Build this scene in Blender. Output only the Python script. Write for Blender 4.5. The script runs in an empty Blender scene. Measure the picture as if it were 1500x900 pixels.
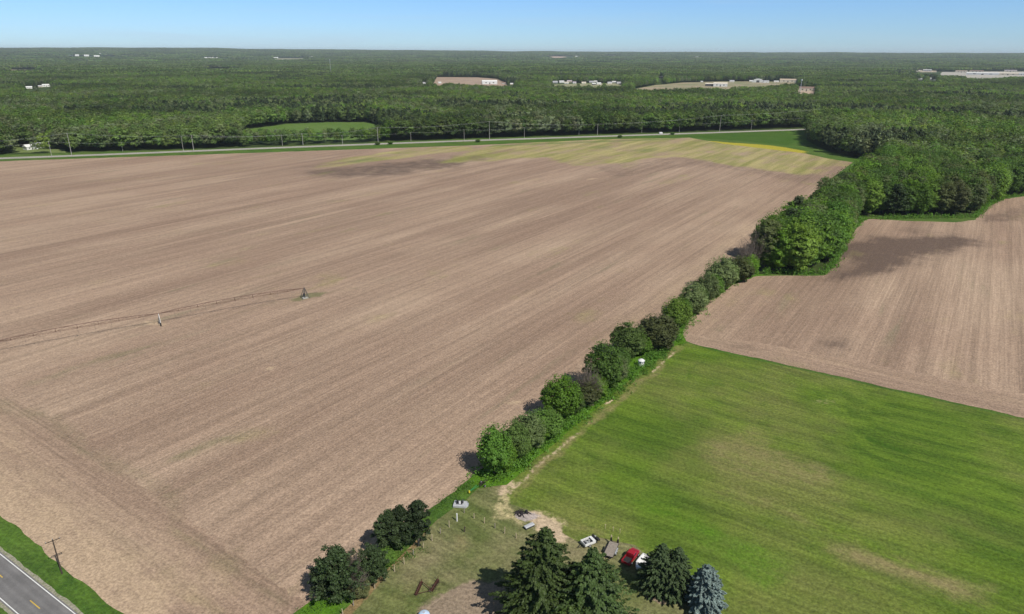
import bpy, math, random
import numpy as np
from mathutils import Vector, Matrix, Euler
from mathutils.geometry import delaunay_2d_cdt
rad = math.radians
SC = bpy.context.scene
COL = SC.collection

# ------------------------------------------------------------------ camera
CAM_H = 100.0
PITCH = rad(20.45); ROLL = rad(0.23)
cam_d = bpy.data.cameras.new('camera'); cam_d.lens = 24.0; cam_d.sensor_width = 36.0
cam_d.clip_start = 1.0; cam_d.clip_end = 90000.0
cam = bpy.data.objects.new('camera', cam_d); COL.objects.link(cam)
cam.matrix_world = Matrix.Translation((0, 0, CAM_H)) @ Matrix.Rotation(math.pi/2 - PITCH, 4, 'X') @ Matrix.Rotation(ROLL, 4, 'Z')
SC.camera = cam
# ------------------------------------------------------------------ sky and sun
SUN_AZ = 138.0; SUN_EL = 50.0          # azimuth clockwise from the view direction (+Y)
w = bpy.data.worlds.new('World'); SC.world = w; w.use_nodes = True
nt = w.node_tree
bg = nt.nodes['Background']
sky = nt.nodes.new('ShaderNodeTexSky'); sky.sky_type = 'NISHITA'; sky.sun_disc = False
sky.sun_elevation = rad(SUN_EL); sky.sun_rotation = rad(SUN_AZ)
sky.altitude = 300; sky.air_density = 1.0; sky.dust_density = 0.05; sky.ozone_density = 1.3
hs = nt.nodes.new('ShaderNodeHueSaturation'); hs.inputs['Saturation'].default_value = 1.0
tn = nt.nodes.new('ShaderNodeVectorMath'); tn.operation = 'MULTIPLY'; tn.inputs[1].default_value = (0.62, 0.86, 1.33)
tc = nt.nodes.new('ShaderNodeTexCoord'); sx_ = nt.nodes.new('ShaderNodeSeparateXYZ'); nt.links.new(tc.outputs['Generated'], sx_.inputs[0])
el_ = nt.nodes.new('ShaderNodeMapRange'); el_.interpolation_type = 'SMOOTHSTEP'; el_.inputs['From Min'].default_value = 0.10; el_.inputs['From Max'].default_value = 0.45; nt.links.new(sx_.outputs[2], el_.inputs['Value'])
tm_ = nt.nodes.new('ShaderNodeMix'); tm_.data_type = 'RGBA'; nt.links.new(el_.outputs[0], tm_.inputs[0]); tm_.inputs[6].default_value = (0.54, 0.83, 1.36, 1); tm_.inputs[7].default_value = (0.95, 0.82, 0.66, 1); nt.links.new(tm_.outputs[2], tn.inputs[1])  # blue tint near the horizon; unseen upper dome warmed and dimmed against blue fill
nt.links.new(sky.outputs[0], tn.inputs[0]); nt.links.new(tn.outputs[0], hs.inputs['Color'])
# thin high cirrus streaks low over the horizon
mp_ = nt.nodes.new('ShaderNodeMapping'); mp_.inputs['Scale'].default_value = (1.2, 1.2, 16.0)
cn = nt.nodes.new('ShaderNodeTexNoise'); cn.inputs['Scale'].default_value = 2.2; cn.inputs['Detail'].default_value = 5.0; cn.inputs['Distortion'].default_value = 0.6
nt.links.new(tc.outputs['Generated'], mp_.inputs[0]); nt.links.new(mp_.outputs[0], cn.inputs['Vector'])
cr_ = nt.nodes.new('ShaderNodeMapRange'); cr_.interpolation_type = 'SMOOTHSTEP'; cr_.inputs['From Min'].default_value = 0.48; cr_.inputs['From Max'].default_value = 0.78; cr_.inputs['To Max'].default_value = 0.34
nt.links.new(cn.outputs['Fac'], cr_.inputs['Value'])
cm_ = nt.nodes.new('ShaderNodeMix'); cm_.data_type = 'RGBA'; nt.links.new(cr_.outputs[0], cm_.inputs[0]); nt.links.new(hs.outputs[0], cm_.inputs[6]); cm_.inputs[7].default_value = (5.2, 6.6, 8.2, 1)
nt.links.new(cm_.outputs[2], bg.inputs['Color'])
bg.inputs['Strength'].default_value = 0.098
sd = bpy.data.lights.new('sun', 'SUN'); sd.energy = 5.0; sd.angle = rad(0.53); sd.color = (1.0, 0.95, 0.86)
so = bpy.data.objects.new('sun', sd); COL.objects.link(so)
sv = Vector((math.sin(rad(SUN_AZ))*math.cos(rad(SUN_EL)), math.cos(rad(SUN_AZ))*math.cos(rad(SUN_EL)), math.sin(rad(SUN_EL))))
so.rotation_euler = sv.to_track_quat('Z', 'Y').to_euler()
so.location = (0, 0, 400)
SC.view_settings.view_transform = 'Standard'; SC.view_settings.look = 'None'
SC.view_settings.gamma = 1.0; SC.view_settings.use_curve_mapping = False
SC.view_settings.exposure = 0.0
HAZE_D = 3.4e-5
SC.cycles.max_bounces = 5; SC.cycles.diffuse_bounces = 3; SC.cycles.transmission_bounces = 3
SC.cycles.volume_bounces = 0; SC.cycles.transparent_max_bounces = 6
SC.cycles.use_adaptive_sampling = True; SC.cycles.adaptive_threshold = 0.015

# ------------------------------------------------------------------ helpers
def G(px, py):
    """point on the ground seen at a photograph pixel (survey of the site)"""
    u = (px - 750)/1000.0; v = (450 - py)/1000.0
    c, s = math.cos(-ROLL), math.sin(-ROLL)
    u, v = u*c + v*s, -u*s + v*c
    d = (u, math.cos(PITCH) + v*math.sin(PITCH), -math.sin(PITCH) + v*math.cos(PITCH))
    t = CAM_H/-d[2]
    return (d[0]*t, d[1]*t)
def PJ(x, y, z=0.0):
    dy = y*math.cos(PITCH) + (CAM_H - z)*math.sin(PITCH)
    u = x/dy; v = (y*math.sin(PITCH) + (z - CAM_H)*math.cos(PITCH))/dy
    c, s = math.cos(-ROLL), math.sin(-ROLL)
    u, v = u*c - v*s, u*s + v*c
    return 750 + 1000*u, 450 - 1000*v
def HT(px, py, top):
    x, y = G(px, py); lo, hi = 0.0, 70.0
    for _ in range(30):
        m = (lo + hi)/2
        if PJ(x, y, m)[1] > top: lo = m
        else: hi = m
    return lo
AZR = rad(34.0)
E1 = np.array([math.sin(AZR), math.cos(AZR)])     # along the crop rows
E2 = np.array([math.cos(AZR), -math.sin(AZR)])    # across them
def GP(pts): return [G(*p) for p in pts]

def vnoise(x, y, seed=0):
    """value noise on arrays"""
    x = np.asarray(x, float); y = np.asarray(y, float)
    xi = np.floor(x).astype(np.int64); yi = np.floor(y).astype(np.int64)
    fx = x - xi; fy = y - yi; fx = fx*fx*(3 - 2*fx); fy = fy*fy*(3 - 2*fy)
    def h(a, b):
        n = (a*374761393 + b*668265263 + seed*974634777) & 0xffffffff
        n = ((n ^ (n >> 13))*1274126177) & 0xffffffff
        return ((n ^ (n >> 16)) & 0xffff)/65535.0
    return (h(xi, yi)*(1-fx) + h(xi+1, yi)*fx)*(1-fy) + (h(xi, yi+1)*(1-fx) + h(xi+1, yi+1)*fx)*fy
def fbm(x, y, seed=0, o=3):
    s = 0; a = 0.5; t = 0
    for k in range(o):
        s = s + a*vnoise(x*2**k, y*2**k, seed + k*17); t += a; a *= 0.5
    return s/t
def sdf(poly, x, y):
    """signed distance to a polygon, positive inside (arrays)"""
    x = np.asarray(x, float); y = np.asarray(y, float)
    P = np.array(poly, float); n = len(P)
    d = np.full(x.shape, 1e18); ins = np.zeros(x.shape, bool)
    for i in range(n):
        ax, ay = P[i]; bx, by = P[(i+1) % n]
        ex, ey = bx-ax, by-ay; L = ex*ex + ey*ey + 1e-12
        t = np.clip(((x-ax)*ex + (y-ay)*ey)/L, 0, 1)
        d = np.minimum(d, (x-ax-t*ex)**2 + (y-ay-t*ey)**2)
        if ay != by:
            c = ((ay > y) != (by > y)) & (x < (bx-ax)*(y-ay)/(by-ay) + ax)
            ins ^= c
    d = np.sqrt(d)
    return np.where(ins, d, -d)
def segd(pts, x, y):
    """distance to a polyline (arrays)"""
    P = np.array(pts, float); d = np.full(np.shape(x), 1e18)
    for i in range(len(P)-1):
        ax, ay = P[i]; bx, by = P[i+1]; ex, ey = bx-ax, by-ay; L = ex*ex + ey*ey + 1e-12
        t = np.clip(((x-ax)*ex + (y-ay)*ey)/L, 0, 1)
        d = np.minimum(d, (x-ax-t*ex)**2 + (y-ay-t*ey)**2)
    return np.sqrt(d)
def sm(a, b, x):
    t = np.clip((x-a)/(b-a), 0, 1); return t*t*(3-2*t)

def tag(o, label=None, cat=None, group=None, kind=None):
    if label: o['label'] = label
    if cat: o['category'] = cat
    if group: o['group'] = group
    if kind: o['kind'] = kind
    return o
def link(name, me, parent=None, loc=None):
    o = bpy.data.objects.new(name, me); COL.objects.link(o)
    if parent: o.parent = parent
    if loc is not None: o.location = loc
    return o
def empty(name, loc, rz=0.0, label=None, cat=None, group=None):
    o = bpy.data.objects.new(name, None); COL.objects.link(o)
    o.location = loc; o.rotation_euler = (0, 0, rz); o.empty_display_size = 0.5
    return tag(o, label, cat, group)
def npmesh(name, V, Fc, mats=(), mi=None, smooth=False):
    """mesh from arrays; Fc is an (n,k) array or a list of tuples"""
    me = bpy.data.meshes.new(name)
    if isinstance(Fc, np.ndarray):
        n, k = Fc.shape
        me.vertices.add(len(V)); me.vertices.foreach_set('co', np.asarray(V, np.float32).ravel())
        me.loops.add(n*k); me.loops.foreach_set('vertex_index', Fc.astype(np.int32).ravel())
        me.polygons.add(n); me.polygons.foreach_set('loop_start', np.arange(0, n*k, k, dtype=np.int32))
        me.polygons.foreach_set('loop_total', np.full(n, k, np.int32))
        me.update(calc_edges=True)
    else:
        me.from_pydata([tuple(v) for v in V], [], [tuple(f) for f in Fc]); me.update()
    for m in mats: me.materials.append(m)
    if mi is not None: me.polygons.foreach_set('material_index', np.asarray(mi, np.int32))
    if smooth: me.polygons.foreach_set('use_smooth', np.ones(len(me.polygons), bool))
    return me
def fattr(me, name, arr):
    a = me.attributes.new(name, 'FLOAT', 'POINT'); a.data.foreach_set('value', np.asarray(arr, np.float32))

class MB:
    """collects shapes and links them as one mesh"""
    def __init__(s): s.v = []; s.f = []
    def add(s, V, Fc):
        b = len(s.v); s.v += [tuple(map(float, v)) for v in V]; s.f += [tuple(i + b for i in f) for f in Fc]; return s
    def box(s, c, d, rz=0.0, taper=1.0, rx=0.0):
        M = Matrix.Rotation(rz, 3, 'Z') @ Matrix.Rotation(rx, 3, 'X'); V = []
        for z in (-1, 1):
            k = taper if z > 0 else 1.0
            for x, y in ((-1,-1),(1,-1),(1,1),(-1,1)):
                V.append(M @ Vector((x*d[0]/2*k, y*d[1]/2*k, z*d[2]/2)) + Vector(c))
        return s.add(V, [(0,3,2,1),(4,5,6,7),(0,1,5,4),(1,2,6,5),(2,3,7,6),(3,0,4,7)])
    def tube(s, pts, r, n=6, r2=None, cap=True):
        pts = [Vector(p) for p in pts]; m = len(pts); V = []
        for i, p in enumerate(pts):
            t = (pts[min(i+1, m-1)] - pts[max(i-1, 0)]).normalized()
            a = t.cross(Vector((0, 0, 1)) if abs(t.z) < 0.9 else Vector((1, 0, 0))).normalized(); b = t.cross(a)
            rr = r if r2 is None else r + (r2 - r)*i/(m-1)
            for k in range(n):
                an = 2*math.pi*k/n; V.append(p + a*math.cos(an)*rr + b*math.sin(an)*rr)
        Fc = [(i*n+k, i*n+(k+1) % n, (i+1)*n+(k+1) % n, (i+1)*n+k) for i in range(m-1) for k in range(n)]
        if cap: Fc += [tuple(range(n))[::-1], tuple(range((m-1)*n, m*n))]
        return s.add(V, Fc)
    def wheel(s, c, r, wd, ax, n=16):
        ax = Vector(ax).normalized(); c = Vector(c)
        return s.tube([c - ax*wd/2, c - ax*wd*0.42, c + ax*wd*0.42, c + ax*wd/2], r, n) if False else s.tube([c - ax*wd/2, c + ax*wd/2], r, n)
    def prism(s, poly, y0, y1):
        """polygon in x,z swept along y"""
        n = len(poly); V = [(x, y0, z) for x, z in poly] + [(x, y1, z) for x, z in poly]
        return s.add(V, [tuple(range(n)), tuple(range(n, 2*n))[::-1]] + [(i, i+n, (i+1) % n + n, (i+1) % n) for i in range(n)])
    def loft(s, rings, cap=True):
        n = len(rings[0]); V = [p for r in rings for p in r]; m = len(rings)
        Fc = [(i*n+k, i*n+(k+1) % n, (i+1)*n+(k+1) % n, (i+1)*n+k) for i in range(m-1) for k in range(n)]
        if cap: Fc += [tuple(range(n))[::-1], tuple(range((m-1)*n, m*n))]
        return s.add(V, Fc)
    def build(s, name, mat, parent=None, smooth=False, loc=None):
        return link(name, npmesh(name, s.v, s.f, [mat], smooth=smooth), parent, loc)

# ------------------------------------------------------------------ node helpers
class NT:
    def __init__(s, name):
        s.m = bpy.data.materials.new(name); s.m.use_nodes = True; s.t = s.m.node_tree; s.t.nodes.clear()
        s.out = s.n('ShaderNodeOutputMaterial')
    def n(s, ty, **kw):
        nd = s.t.nodes.new(ty)
        for k, v in kw.items(): setattr(nd, k, v)
        return nd
    def set(s, sock, v):
        if isinstance(v, bpy.types.NodeSocket): s.t.links.new(v, sock)
        elif v is not None:
            if isinstance(v, tuple) and len(v) == 3 and sock.type == 'RGBA': v = (*v, 1)
            sock.default_value = v
    def math(s, op, a, b=None, c=None, clamp=False):
        nd = s.n('ShaderNodeMath', operation=op, use_clamp=clamp); s.set(nd.inputs[0], a); s.set(nd.inputs[1], b)
        if c is not None: s.set(nd.inputs[2], c)
        return nd.outputs[0]
    def pos(s): return s.n('ShaderNodeNewGeometry').outputs['Position']
    def mapping(s, vec, rot=0.0, scale=(1,1,1), loc=(0,0,0)):
        nd = s.n('ShaderNodeMapping'); s.set(nd.inputs[0], vec); nd.inputs['Rotation'].default_value = (0, 0, rot)
        nd.inputs['Scale'].default_value = scale; nd.inputs['Location'].default_value = loc; return nd.outputs[0]
    def noise(s, vec, scale, detail=3.0, rough=0.55, dist=0.0):
        nd = s.n('ShaderNodeTexNoise'); s.set(nd.inputs['Vector'], vec); nd.inputs['Scale'].default_value = scale
        nd.inputs['Detail'].default_value = detail; nd.inputs['Roughness'].default_value = rough; nd.inputs['Distortion'].default_value = dist
        return nd.outputs['Fac']
    def ramp(s, fac, a, b, lo=0.0, hi=1.0):
        nd = s.n('ShaderNodeMapRange', interpolation_type='SMOOTHSTEP'); s.set(nd.inputs['Value'], fac)
        for k, v in zip(('From Min', 'From Max', 'To Min', 'To Max'), (a, b, lo, hi)): nd.inputs[k].default_value = v
        return nd.outputs[0]
    def mix(s, fac, a, b, blend='MIX'):
        nd = s.n('ShaderNodeMix', data_type='RGBA', blend_type=blend)
        s.set(nd.inputs[0], fac); s.set(nd.inputs[6], a); s.set(nd.inputs[7], b); return nd.outputs[2]
    def attr(s, name):
        return s.n('ShaderNodeAttribute', attribute_name=name).outputs['Fac']
    def scale(s, col, f):
        return s.mix(1.0, col, f, 'MULTIPLY') if not isinstance(f, bpy.types.NodeSocket) else s._sc(col, f)
    def _sc(s, col, f):
        nd = s.n('ShaderNodeVectorMath', operation='SCALE'); s.set(nd.inputs[0], col); s.set(nd.inputs['Scale'], f); return nd.outputs[0]
    def principled(s, col, rough=0.9, spec=0.2, metal=0.0, bump=None, bstr=0.3, bdist=0.1):
        p = s.n('ShaderNodeBsdfPrincipled'); s.set(p.inputs['Base Color'], col); s.set(p.inputs['Roughness'], rough)
        p.inputs['Specular IOR Level'].default_value = spec; p.inputs['Metallic'].default_value = metal
        if bump is not None:
            b = s.n('ShaderNodeBump'); s.set(b.inputs['Height'], bump); b.inputs['Strength'].default_value = bstr
            b.inputs['Distance'].default_value = bdist; s.t.links.new(b.outputs[0], p.inputs['Normal'])
        return p.outputs[0]
    def done(s, sh): s.t.links.new(sh, s.out.inputs['Surface']); return s.m
def simple(name, col, rough=0.6, spec=0.4, metal=0.0, var=0.25, sc=3.0):
    t = NT(name); o = t.n('ShaderNodeTexCoord').outputs['Object']
    n = t.noise(o, sc, 5.0, 0.65)
    c = t._sc(t.mix(0.0, col, col), t.ramp(n, 0.25, 0.75, 1.0 - var, 1.0 + var*0.6))
    return t.done(t.principled(c, rough, spec, metal))
def sheet_mesh(name, poly, z, res, jit=0.0, bstep=2.0, rngseed=1, hole=None):
    """flat sheet: polygon outline with an uneven edge, filled with a grid of points"""
    r = np.random.default_rng(rngseed)
    out = []
    n = len(poly)
    for i in range(n):
        a = np.array(poly[i]); b = np.array(poly[(i+1) % n]); L = np.linalg.norm(b-a); k = max(1, int(L/bstep))
        d = (b-a)/max(L, 1e-9); nrm = np.array([-d[1], d[0]])
        for j in range(k):
            p = a + (b-a)*j/k
            if jit: p = p + nrm*jit*(fbm(np.array([p[0]/9.0 + rngseed]), np.array([p[1]/9.0]), rngseed)[0] - 0.5)*2 + nrm*jit*0.5*(r.random()-0.5)
            out.append(p)
    out = np.array(out)
    x0, y0 = out.min(0); x1, y1 = out.max(0)
    gx, gy = np.meshgrid(np.arange(x0, x1, res), np.arange(y0, y1, res)); gx = gx.ravel(); gy = gy.ravel()
    gx = gx + (r.random(gx.shape)-0.5)*res*0.3; gy = gy + (r.random(gy.shape)-0.5)*res*0.3
    m = sdf(out, gx, gy) > res*0.4
    V = np.concatenate([out, np.stack([gx[m], gy[m]], 1)])
    nb = len(out)
    vs, es, fs, *_ = delaunay_2d_cdt([Vector(v) for v in V], [], [list(range(nb))], 1, 1e-4)
    V3 = np.array([(v.x, v.y, z) for v in vs]); Fc = np.array([f for f in fs if len(f) == 3], np.int32)
    # all faces upwards
    a, b, c = V3[Fc[:,0]], V3[Fc[:,1]], V3[Fc[:,2]]
    fl = ((b-a)[:,0]*(c-a)[:,1] - (b-a)[:,1]*(c-a)[:,0]) < 0
    Fc[fl] = Fc[fl][:, ::-1]
    return V3, Fc
# ------------------------------------------------------------------ ground materials
def rowvec(t, p, ang=90.0-34.0):
    return t.mapping(p, rot=-rad(ang))
def soil_material():
    t = NT('tilled_soil'); p = t.pos(); rv = rowvec(t, p)
    head = t.attr('headland')
    sx = t.n('ShaderNodeSeparateXYZ'); t.set(sx.inputs[0], rv)
    # in the headlands the rows turn to run along the road
    cb1 = t.n('ShaderNodeCombineXYZ'); t.set(cb1.inputs[0], sx.outputs[1]); t.set(cb1.inputs[1], sx.outputs[0])
    mv = t.n('ShaderNodeMix', data_type='VECTOR'); t.set(mv.inputs[0], t.math('GREATER_THAN', head, 0.5))
    t.set(mv.inputs[4], rv); t.set(mv.inputs[5], cb1.outputs[0]); row = mv.outputs[1]
    wob = t.noise(p, 0.004, 2.0)
    broad = t.noise(t.mapping(row, scale=(0.0035, 0.030, 1)), 1.0, 4.0, 0.55)       # pass to pass
    band = t.noise(t.mapping(row, scale=(0.0045, 0.14, 1)), 1.0, 3.0, 0.6)
    line = t.noise(t.mapping(row, scale=(0.0055, 0.50, 1)), 1.0, 2.0, 0.6)            # planter rows
    fine = t.noise(t.mapping(row, scale=(0.03, 1.5, 1)), 1.0, 2.0, 0.6)
    blot = t.noise(p, 0.012, 4.0, 0.6); grit = t.noise(p, 1.6, 3.0, 0.75); grit2 = t.noise(p, 0.42, 3.0, 0.7)
    c = t.mix(t.ramp(broad, 0.32, 0.68), (0.280, 0.195, 0.142), (0.395, 0.289, 0.209))
    c = t.mix(t.ramp(blot, 0.35, 0.7, 0.0, 0.55), c, (0.275, 0.188, 0.137))
    c = t._sc(c, t.ramp(band, 0.25, 0.75, 0.88, 1.09))
    c = t._sc(c, t.ramp(line, 0.3, 0.7, 0.90, 1.07))
    c = t._sc(c, t.ramp(fine, 0.3, 0.7, 0.89, 1.08))
    # short weeds between rows: grey green wash in some passes
    wd = t.math('MULTIPLY', t.ramp(t.noise(t.mapping(row, scale=(0.012, 0.10, 1), loc=(31, 7, 0)), 1.0, 4.0, 0.65), 0.56, 0.72), t.ramp(t.noise(p, 0.009, 2.0), 0.4, 0.62, 0.0, 0.45))
    c = t.mix(wd, c, (0.175, 0.168, 0.100))
    # painted-by-nature patches
    for name, col, soft, hi in (('pale', (0.45, 0.335, 0.225), 0.75, 0.8), ('dark', (0.112, 0.079, 0.063), 0.90, 0.75), ('weeds', (0.130, 0.140, 0.062), 0.72, 0.85)):
        a = t.attr(name)
        nz = t.math('MULTIPLY_ADD', t.noise(p, 0.09, 5.0, 0.7), 0.6, t.math('MULTIPLY', t.noise(t.mapping(row, scale=(0.03, 0.45, 1)), 1.0, 3.0, 0.65), 0.4))
        m = t.ramp(t.math('MULTIPLY', a, t.math('ADD', a, t.math('MULTIPLY', t.math('SUBTRACT', nz, 0.45), 2.6))), 0.03, hi, 0.0, soft)
        c = t.mix(m, c, col)
    a = t.attr('olive'); nz = t.math('MULTIPLY_ADD', t.noise(t.mapping(row, scale=(0.012, 0.06, 1)), 1.0, 4.0, 0.62), 0.5, t.math('MULTIPLY', t.noise(p, 0.022, 5.0, 0.68), 0.5))
    ol = t.mix(t.ramp(t.noise(t.mapping(row, scale=(0.008, 0.09, 1), loc=(3, 9, 0)), 1.0, 4.0, 0.6), 0.34, 0.66), (0.205, 0.215, 0.055), (0.385, 0.335, 0.140))
    ol = t.mix(t.attr('lush'), ol, (0.095, 0.165, 0.035))
    m = t.ramp(t.math('ADD', a, t.math('MULTIPLY', t.math('SUBTRACT', nz, 0.53), 4.2)), 0.10, 1.15, 0.0, 0.84)
    c = t.mix(m, c, ol)
    c = t._sc(c, t.ramp(grit, 0.25, 0.75, 0.66, 1.26)); c = t._sc(c, t.ramp(grit2, 0.25, 0.75, 0.88, 1.10))
    h = t.math('ADD', grit, t.math('MULTIPLY', fine, 0.6))
    return t.done(t.principled(c, 0.95, 0.1, bump=h, bstr=0.55, bdist=0.25))
def turf_material(name, kind):
    t = NT(name); p = t.pos(); rv = rowvec(t, p)
    wv = t.n('ShaderNodeVectorMath', operation='ADD'); t.set(wv.inputs[0], rv)
    wn = t.n('ShaderNodeTexNoise'); t.set(wn.inputs['Vector'], p); wn.inputs['Scale'].default_value = 0.012; wn.inputs['Detail'].default_value = 1.0
    sc = t.n('ShaderNodeVectorMath', operation='SCALE'); t.set(sc.inputs[0], wn.outputs['Color']); sc.inputs['Scale'].default_value = 16.0
    t.set(wv.inputs[1], sc.outputs[0]); row = wv.outputs[0]
    if kind == 'meadow':
        A, B, C = (0.112, 0.178, 0.020), (0.064, 0.116, 0.014), (0.192, 0.188, 0.062)
    elif kind == 'lawn':
        A, B, C = (0.140, 0.158, 0.055), (0.088, 0.115, 0.032), (0.270, 0.220, 0.135)
    else:
        A, B, C = (0.080, 0.150, 0.022), (0.048, 0.105, 0.016), (0.125, 0.150, 0.045)
    blot = t.noise(p, 0.022, 4.0, 0.6); fineb = t.noise(p, 0.16, 4.0, 0.65); grit = t.noise(p, 1.3, 3.0, 0.8)
    sw = t.noise(t.mapping(row, scale=(0.22, 0.014, 1)), 1.0, 4.0, 0.6)       # mowing passes along the far fence
    sl = t.noise(t.mapping(row, scale=(1.0, 0.014, 1)), 1.0, 3.0, 0.6)
    c = t.mix(t.ramp(sw, 0.34, 0.64), B, A)
    c = t.mix(t.ramp(blot, 0.38, 0.66, 0.0, {'meadow': 0.6, 'lawn': 0.95, 'grass': 0.35}[kind]), c, C)
    c = t.mix(t.ramp(fineb, 0.55, 0.75, 0.0, 0.5), c, B)
    c = t._sc(c, t.ramp(sl, 0.3, 0.7, 0.82, 1.13))
    pn = t.math('MULTIPLY_ADD', t.noise(t.mapping(row, scale=(0.13, 0.02, 1)), 1.0, 5.0, 0.7), 0.55, t.math('MULTIPLY', t.noise(p, 0.22, 4.0, 0.72), 0.45)); pf = t.noise(p, 0.55, 4.0, 0.72)
    for nm, col, soft, nn in (('lush', (0.078, 0.180, 0.010), 0.8, pn), ('dry', (0.245, 0.200, 0.095), 0.85, pn), ('deep', (0.040, 0.095, 0.008), 0.8, pn), ('yellow', (0.46, 0.38, 0.04), 0.75, pf),
                              ('sand', (0.50, 0.385, 0.265), 0.93, pf), ('dirt', (0.275, 0.205, 0.155), 0.85, pf), ('straw', (0.48, 0.40, 0.22), 0.9, pf), ('ash', (0.40, 0.345, 0.33), 0.9, pf), ('rust', (0.255, 0.165, 0.085), 0.7, pf)):
        a = t.attr(nm)
        m = t.ramp(t.math('MULTIPLY', a, t.math('ADD', a, t.math('MULTIPLY', t.math('SUBTRACT', nn, 0.42), 2.2))), 0.22, 0.78, 0.0, soft)
        c = t.mix(m, c, col)
    c = t._sc(c, t.ramp(grit, 0.25, 0.75, 0.60, 1.30))
    return t.done(t.principled(c, 0.95, 0.1, bump=t.math('ADD', grit, fineb), bstr=0.6, bdist=0.35))
M_SOIL = soil_material(); M_MEADOW = turf_material('meadow_turf', 'meadow'); M_LAWN = turf_material('lawn_turf', 'lawn'); M_GRASS = turf_material('rough_grass', 'grass')
def ground_material():
    t = NT('woodland_floor'); p = t.pos()
    c = t.mix(t.ramp(t.noise(p, 0.02, 5.0, 0.6), 0.35, 0.65), (0.030, 0.048, 0.014), (0.060, 0.088, 0.022))
    c = t._sc(c, t.ramp(t.noise(p, 0.6, 3.0, 0.7), 0.25, 0.75, 0.75, 1.2))
    return t.done(t.principled(c, 0.95, 0.1))
M_GROUND = ground_material()

def hill(x, y):
    """gentle rise towards the ridges on the horizon"""
    x = np.asarray(x, float); y = np.asarray(y, float)
    d = np.sqrt(x*x + y*y); az = np.degrees(np.arctan2(x, y))
    A = 96 + 34*sm(2, -30, az) + 16*(fbm(az/5.0, d/6000.0, 5, 3) - 0.5)*sm(14, -10, az)*2.4 + 26*(fbm(az/2.4, d/9000.0, 9, 3) - 0.5)
    roll = 8*(fbm(x/1900.0, y/1300.0, 3, 3) - 0.5)*sm(2500, 5000, d)
    return A*sm(6500, 16500, d)*(1 - 0.5*sm(17500, 40000, d)) + roll

def G2(px, py):
    """the same survey, following the rise of the land in the distance"""
    x, y = G(px, max(py, 77.0 + (px-750)*0.004 + 0.8)); D = math.hypot(x, y); ds = np.geomspace(300, D, 600)
    ux, uy = x/D, y/D; zr = CAM_H*(1 - ds/D); hz = hill(ux*ds, uy*ds); k = np.where(zr <= hz)[0]
    d = ds[k[0]] if len(k) else D
    return (ux*d, uy*d)
# base ground: polar sheet out past the horizon
rs = np.concatenate([[0.0], np.geomspace(40, 3000, 36), np.geomspace(3300, 34000, 62)]); na = 180
an = np.linspace(0, 2*np.pi, na, endpoint=False)
R_, A_ = np.meshgrid(rs[1:], an, indexing='ij'); X_ = (R_*np.sin(A_)).ravel(); Y_ = (R_*np.cos(A_)).ravel()
V = np.concatenate([[[0, 0, 0]], np.stack([X_, Y_, hill(X_, Y_)], 1)])
Fq = []
for i in range(len(rs)-2):
    for k in range(na):
        a = 1 + i*na + k; b = 1 + i*na + (k+1) % na; Fq.append((a, a+na, b+na, b))
for k in range(na): Fq.append((0, 1+k, 1+(k+1) % na))
ground = link('ground', npmesh('ground', V, [tuple(f) for f in Fq], [M_GROUND], smooth=True)); tag(ground, kind='structure')
_me = ground.data
if _me.polygons[0].normal.z < 0: _me.flip_normals()

def add_sheet(name, poly, z, res, mat, attrs, jit=0.0, seed=1, bstep=2.0):
    V, Fc = sheet_mesh(name, poly, z, res, jit, bstep, seed)
    me = npmesh(name, V, Fc, [mat])
    for k, f in attrs.items(): fattr(me, k, f(V[:,0], V[:,1]))
    o = link(name, me); tag(o, kind='structure'); return o
def blob(polypx, soft=6.0, warp=0.0, wl=30.0):
    P_ = GP(polypx)
    def f(x, y):
        if warp: 
            x2 = x + (fbm(x/wl, y/wl, 21) - 0.5)*2*warp; y2 = y + (fbm(x/wl, y/wl, 22) - 0.5)*2*warp
        else: x2, y2 = x, y
        return sm(-soft, soft, sdf(P_, x2, y2))
    return f
def stripe(ptspx, wd, soft=1.0, warp=0.0):
    P_ = GP(ptspx)
    def f(x, y):
        d = segd(P_, x + (fbm(x/8, y/8, 31)-0.5)*2*warp, y + (fbm(x/8, y/8, 32)-0.5)*2*warp); return 1 - sm(wd-soft, wd+soft, d)
    return f
def anyof(*fs): return lambda x, y: np.maximum.reduce([f(x, y) for f in fs])
def times(f, k): return lambda x, y: f(x, y)*k

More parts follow.
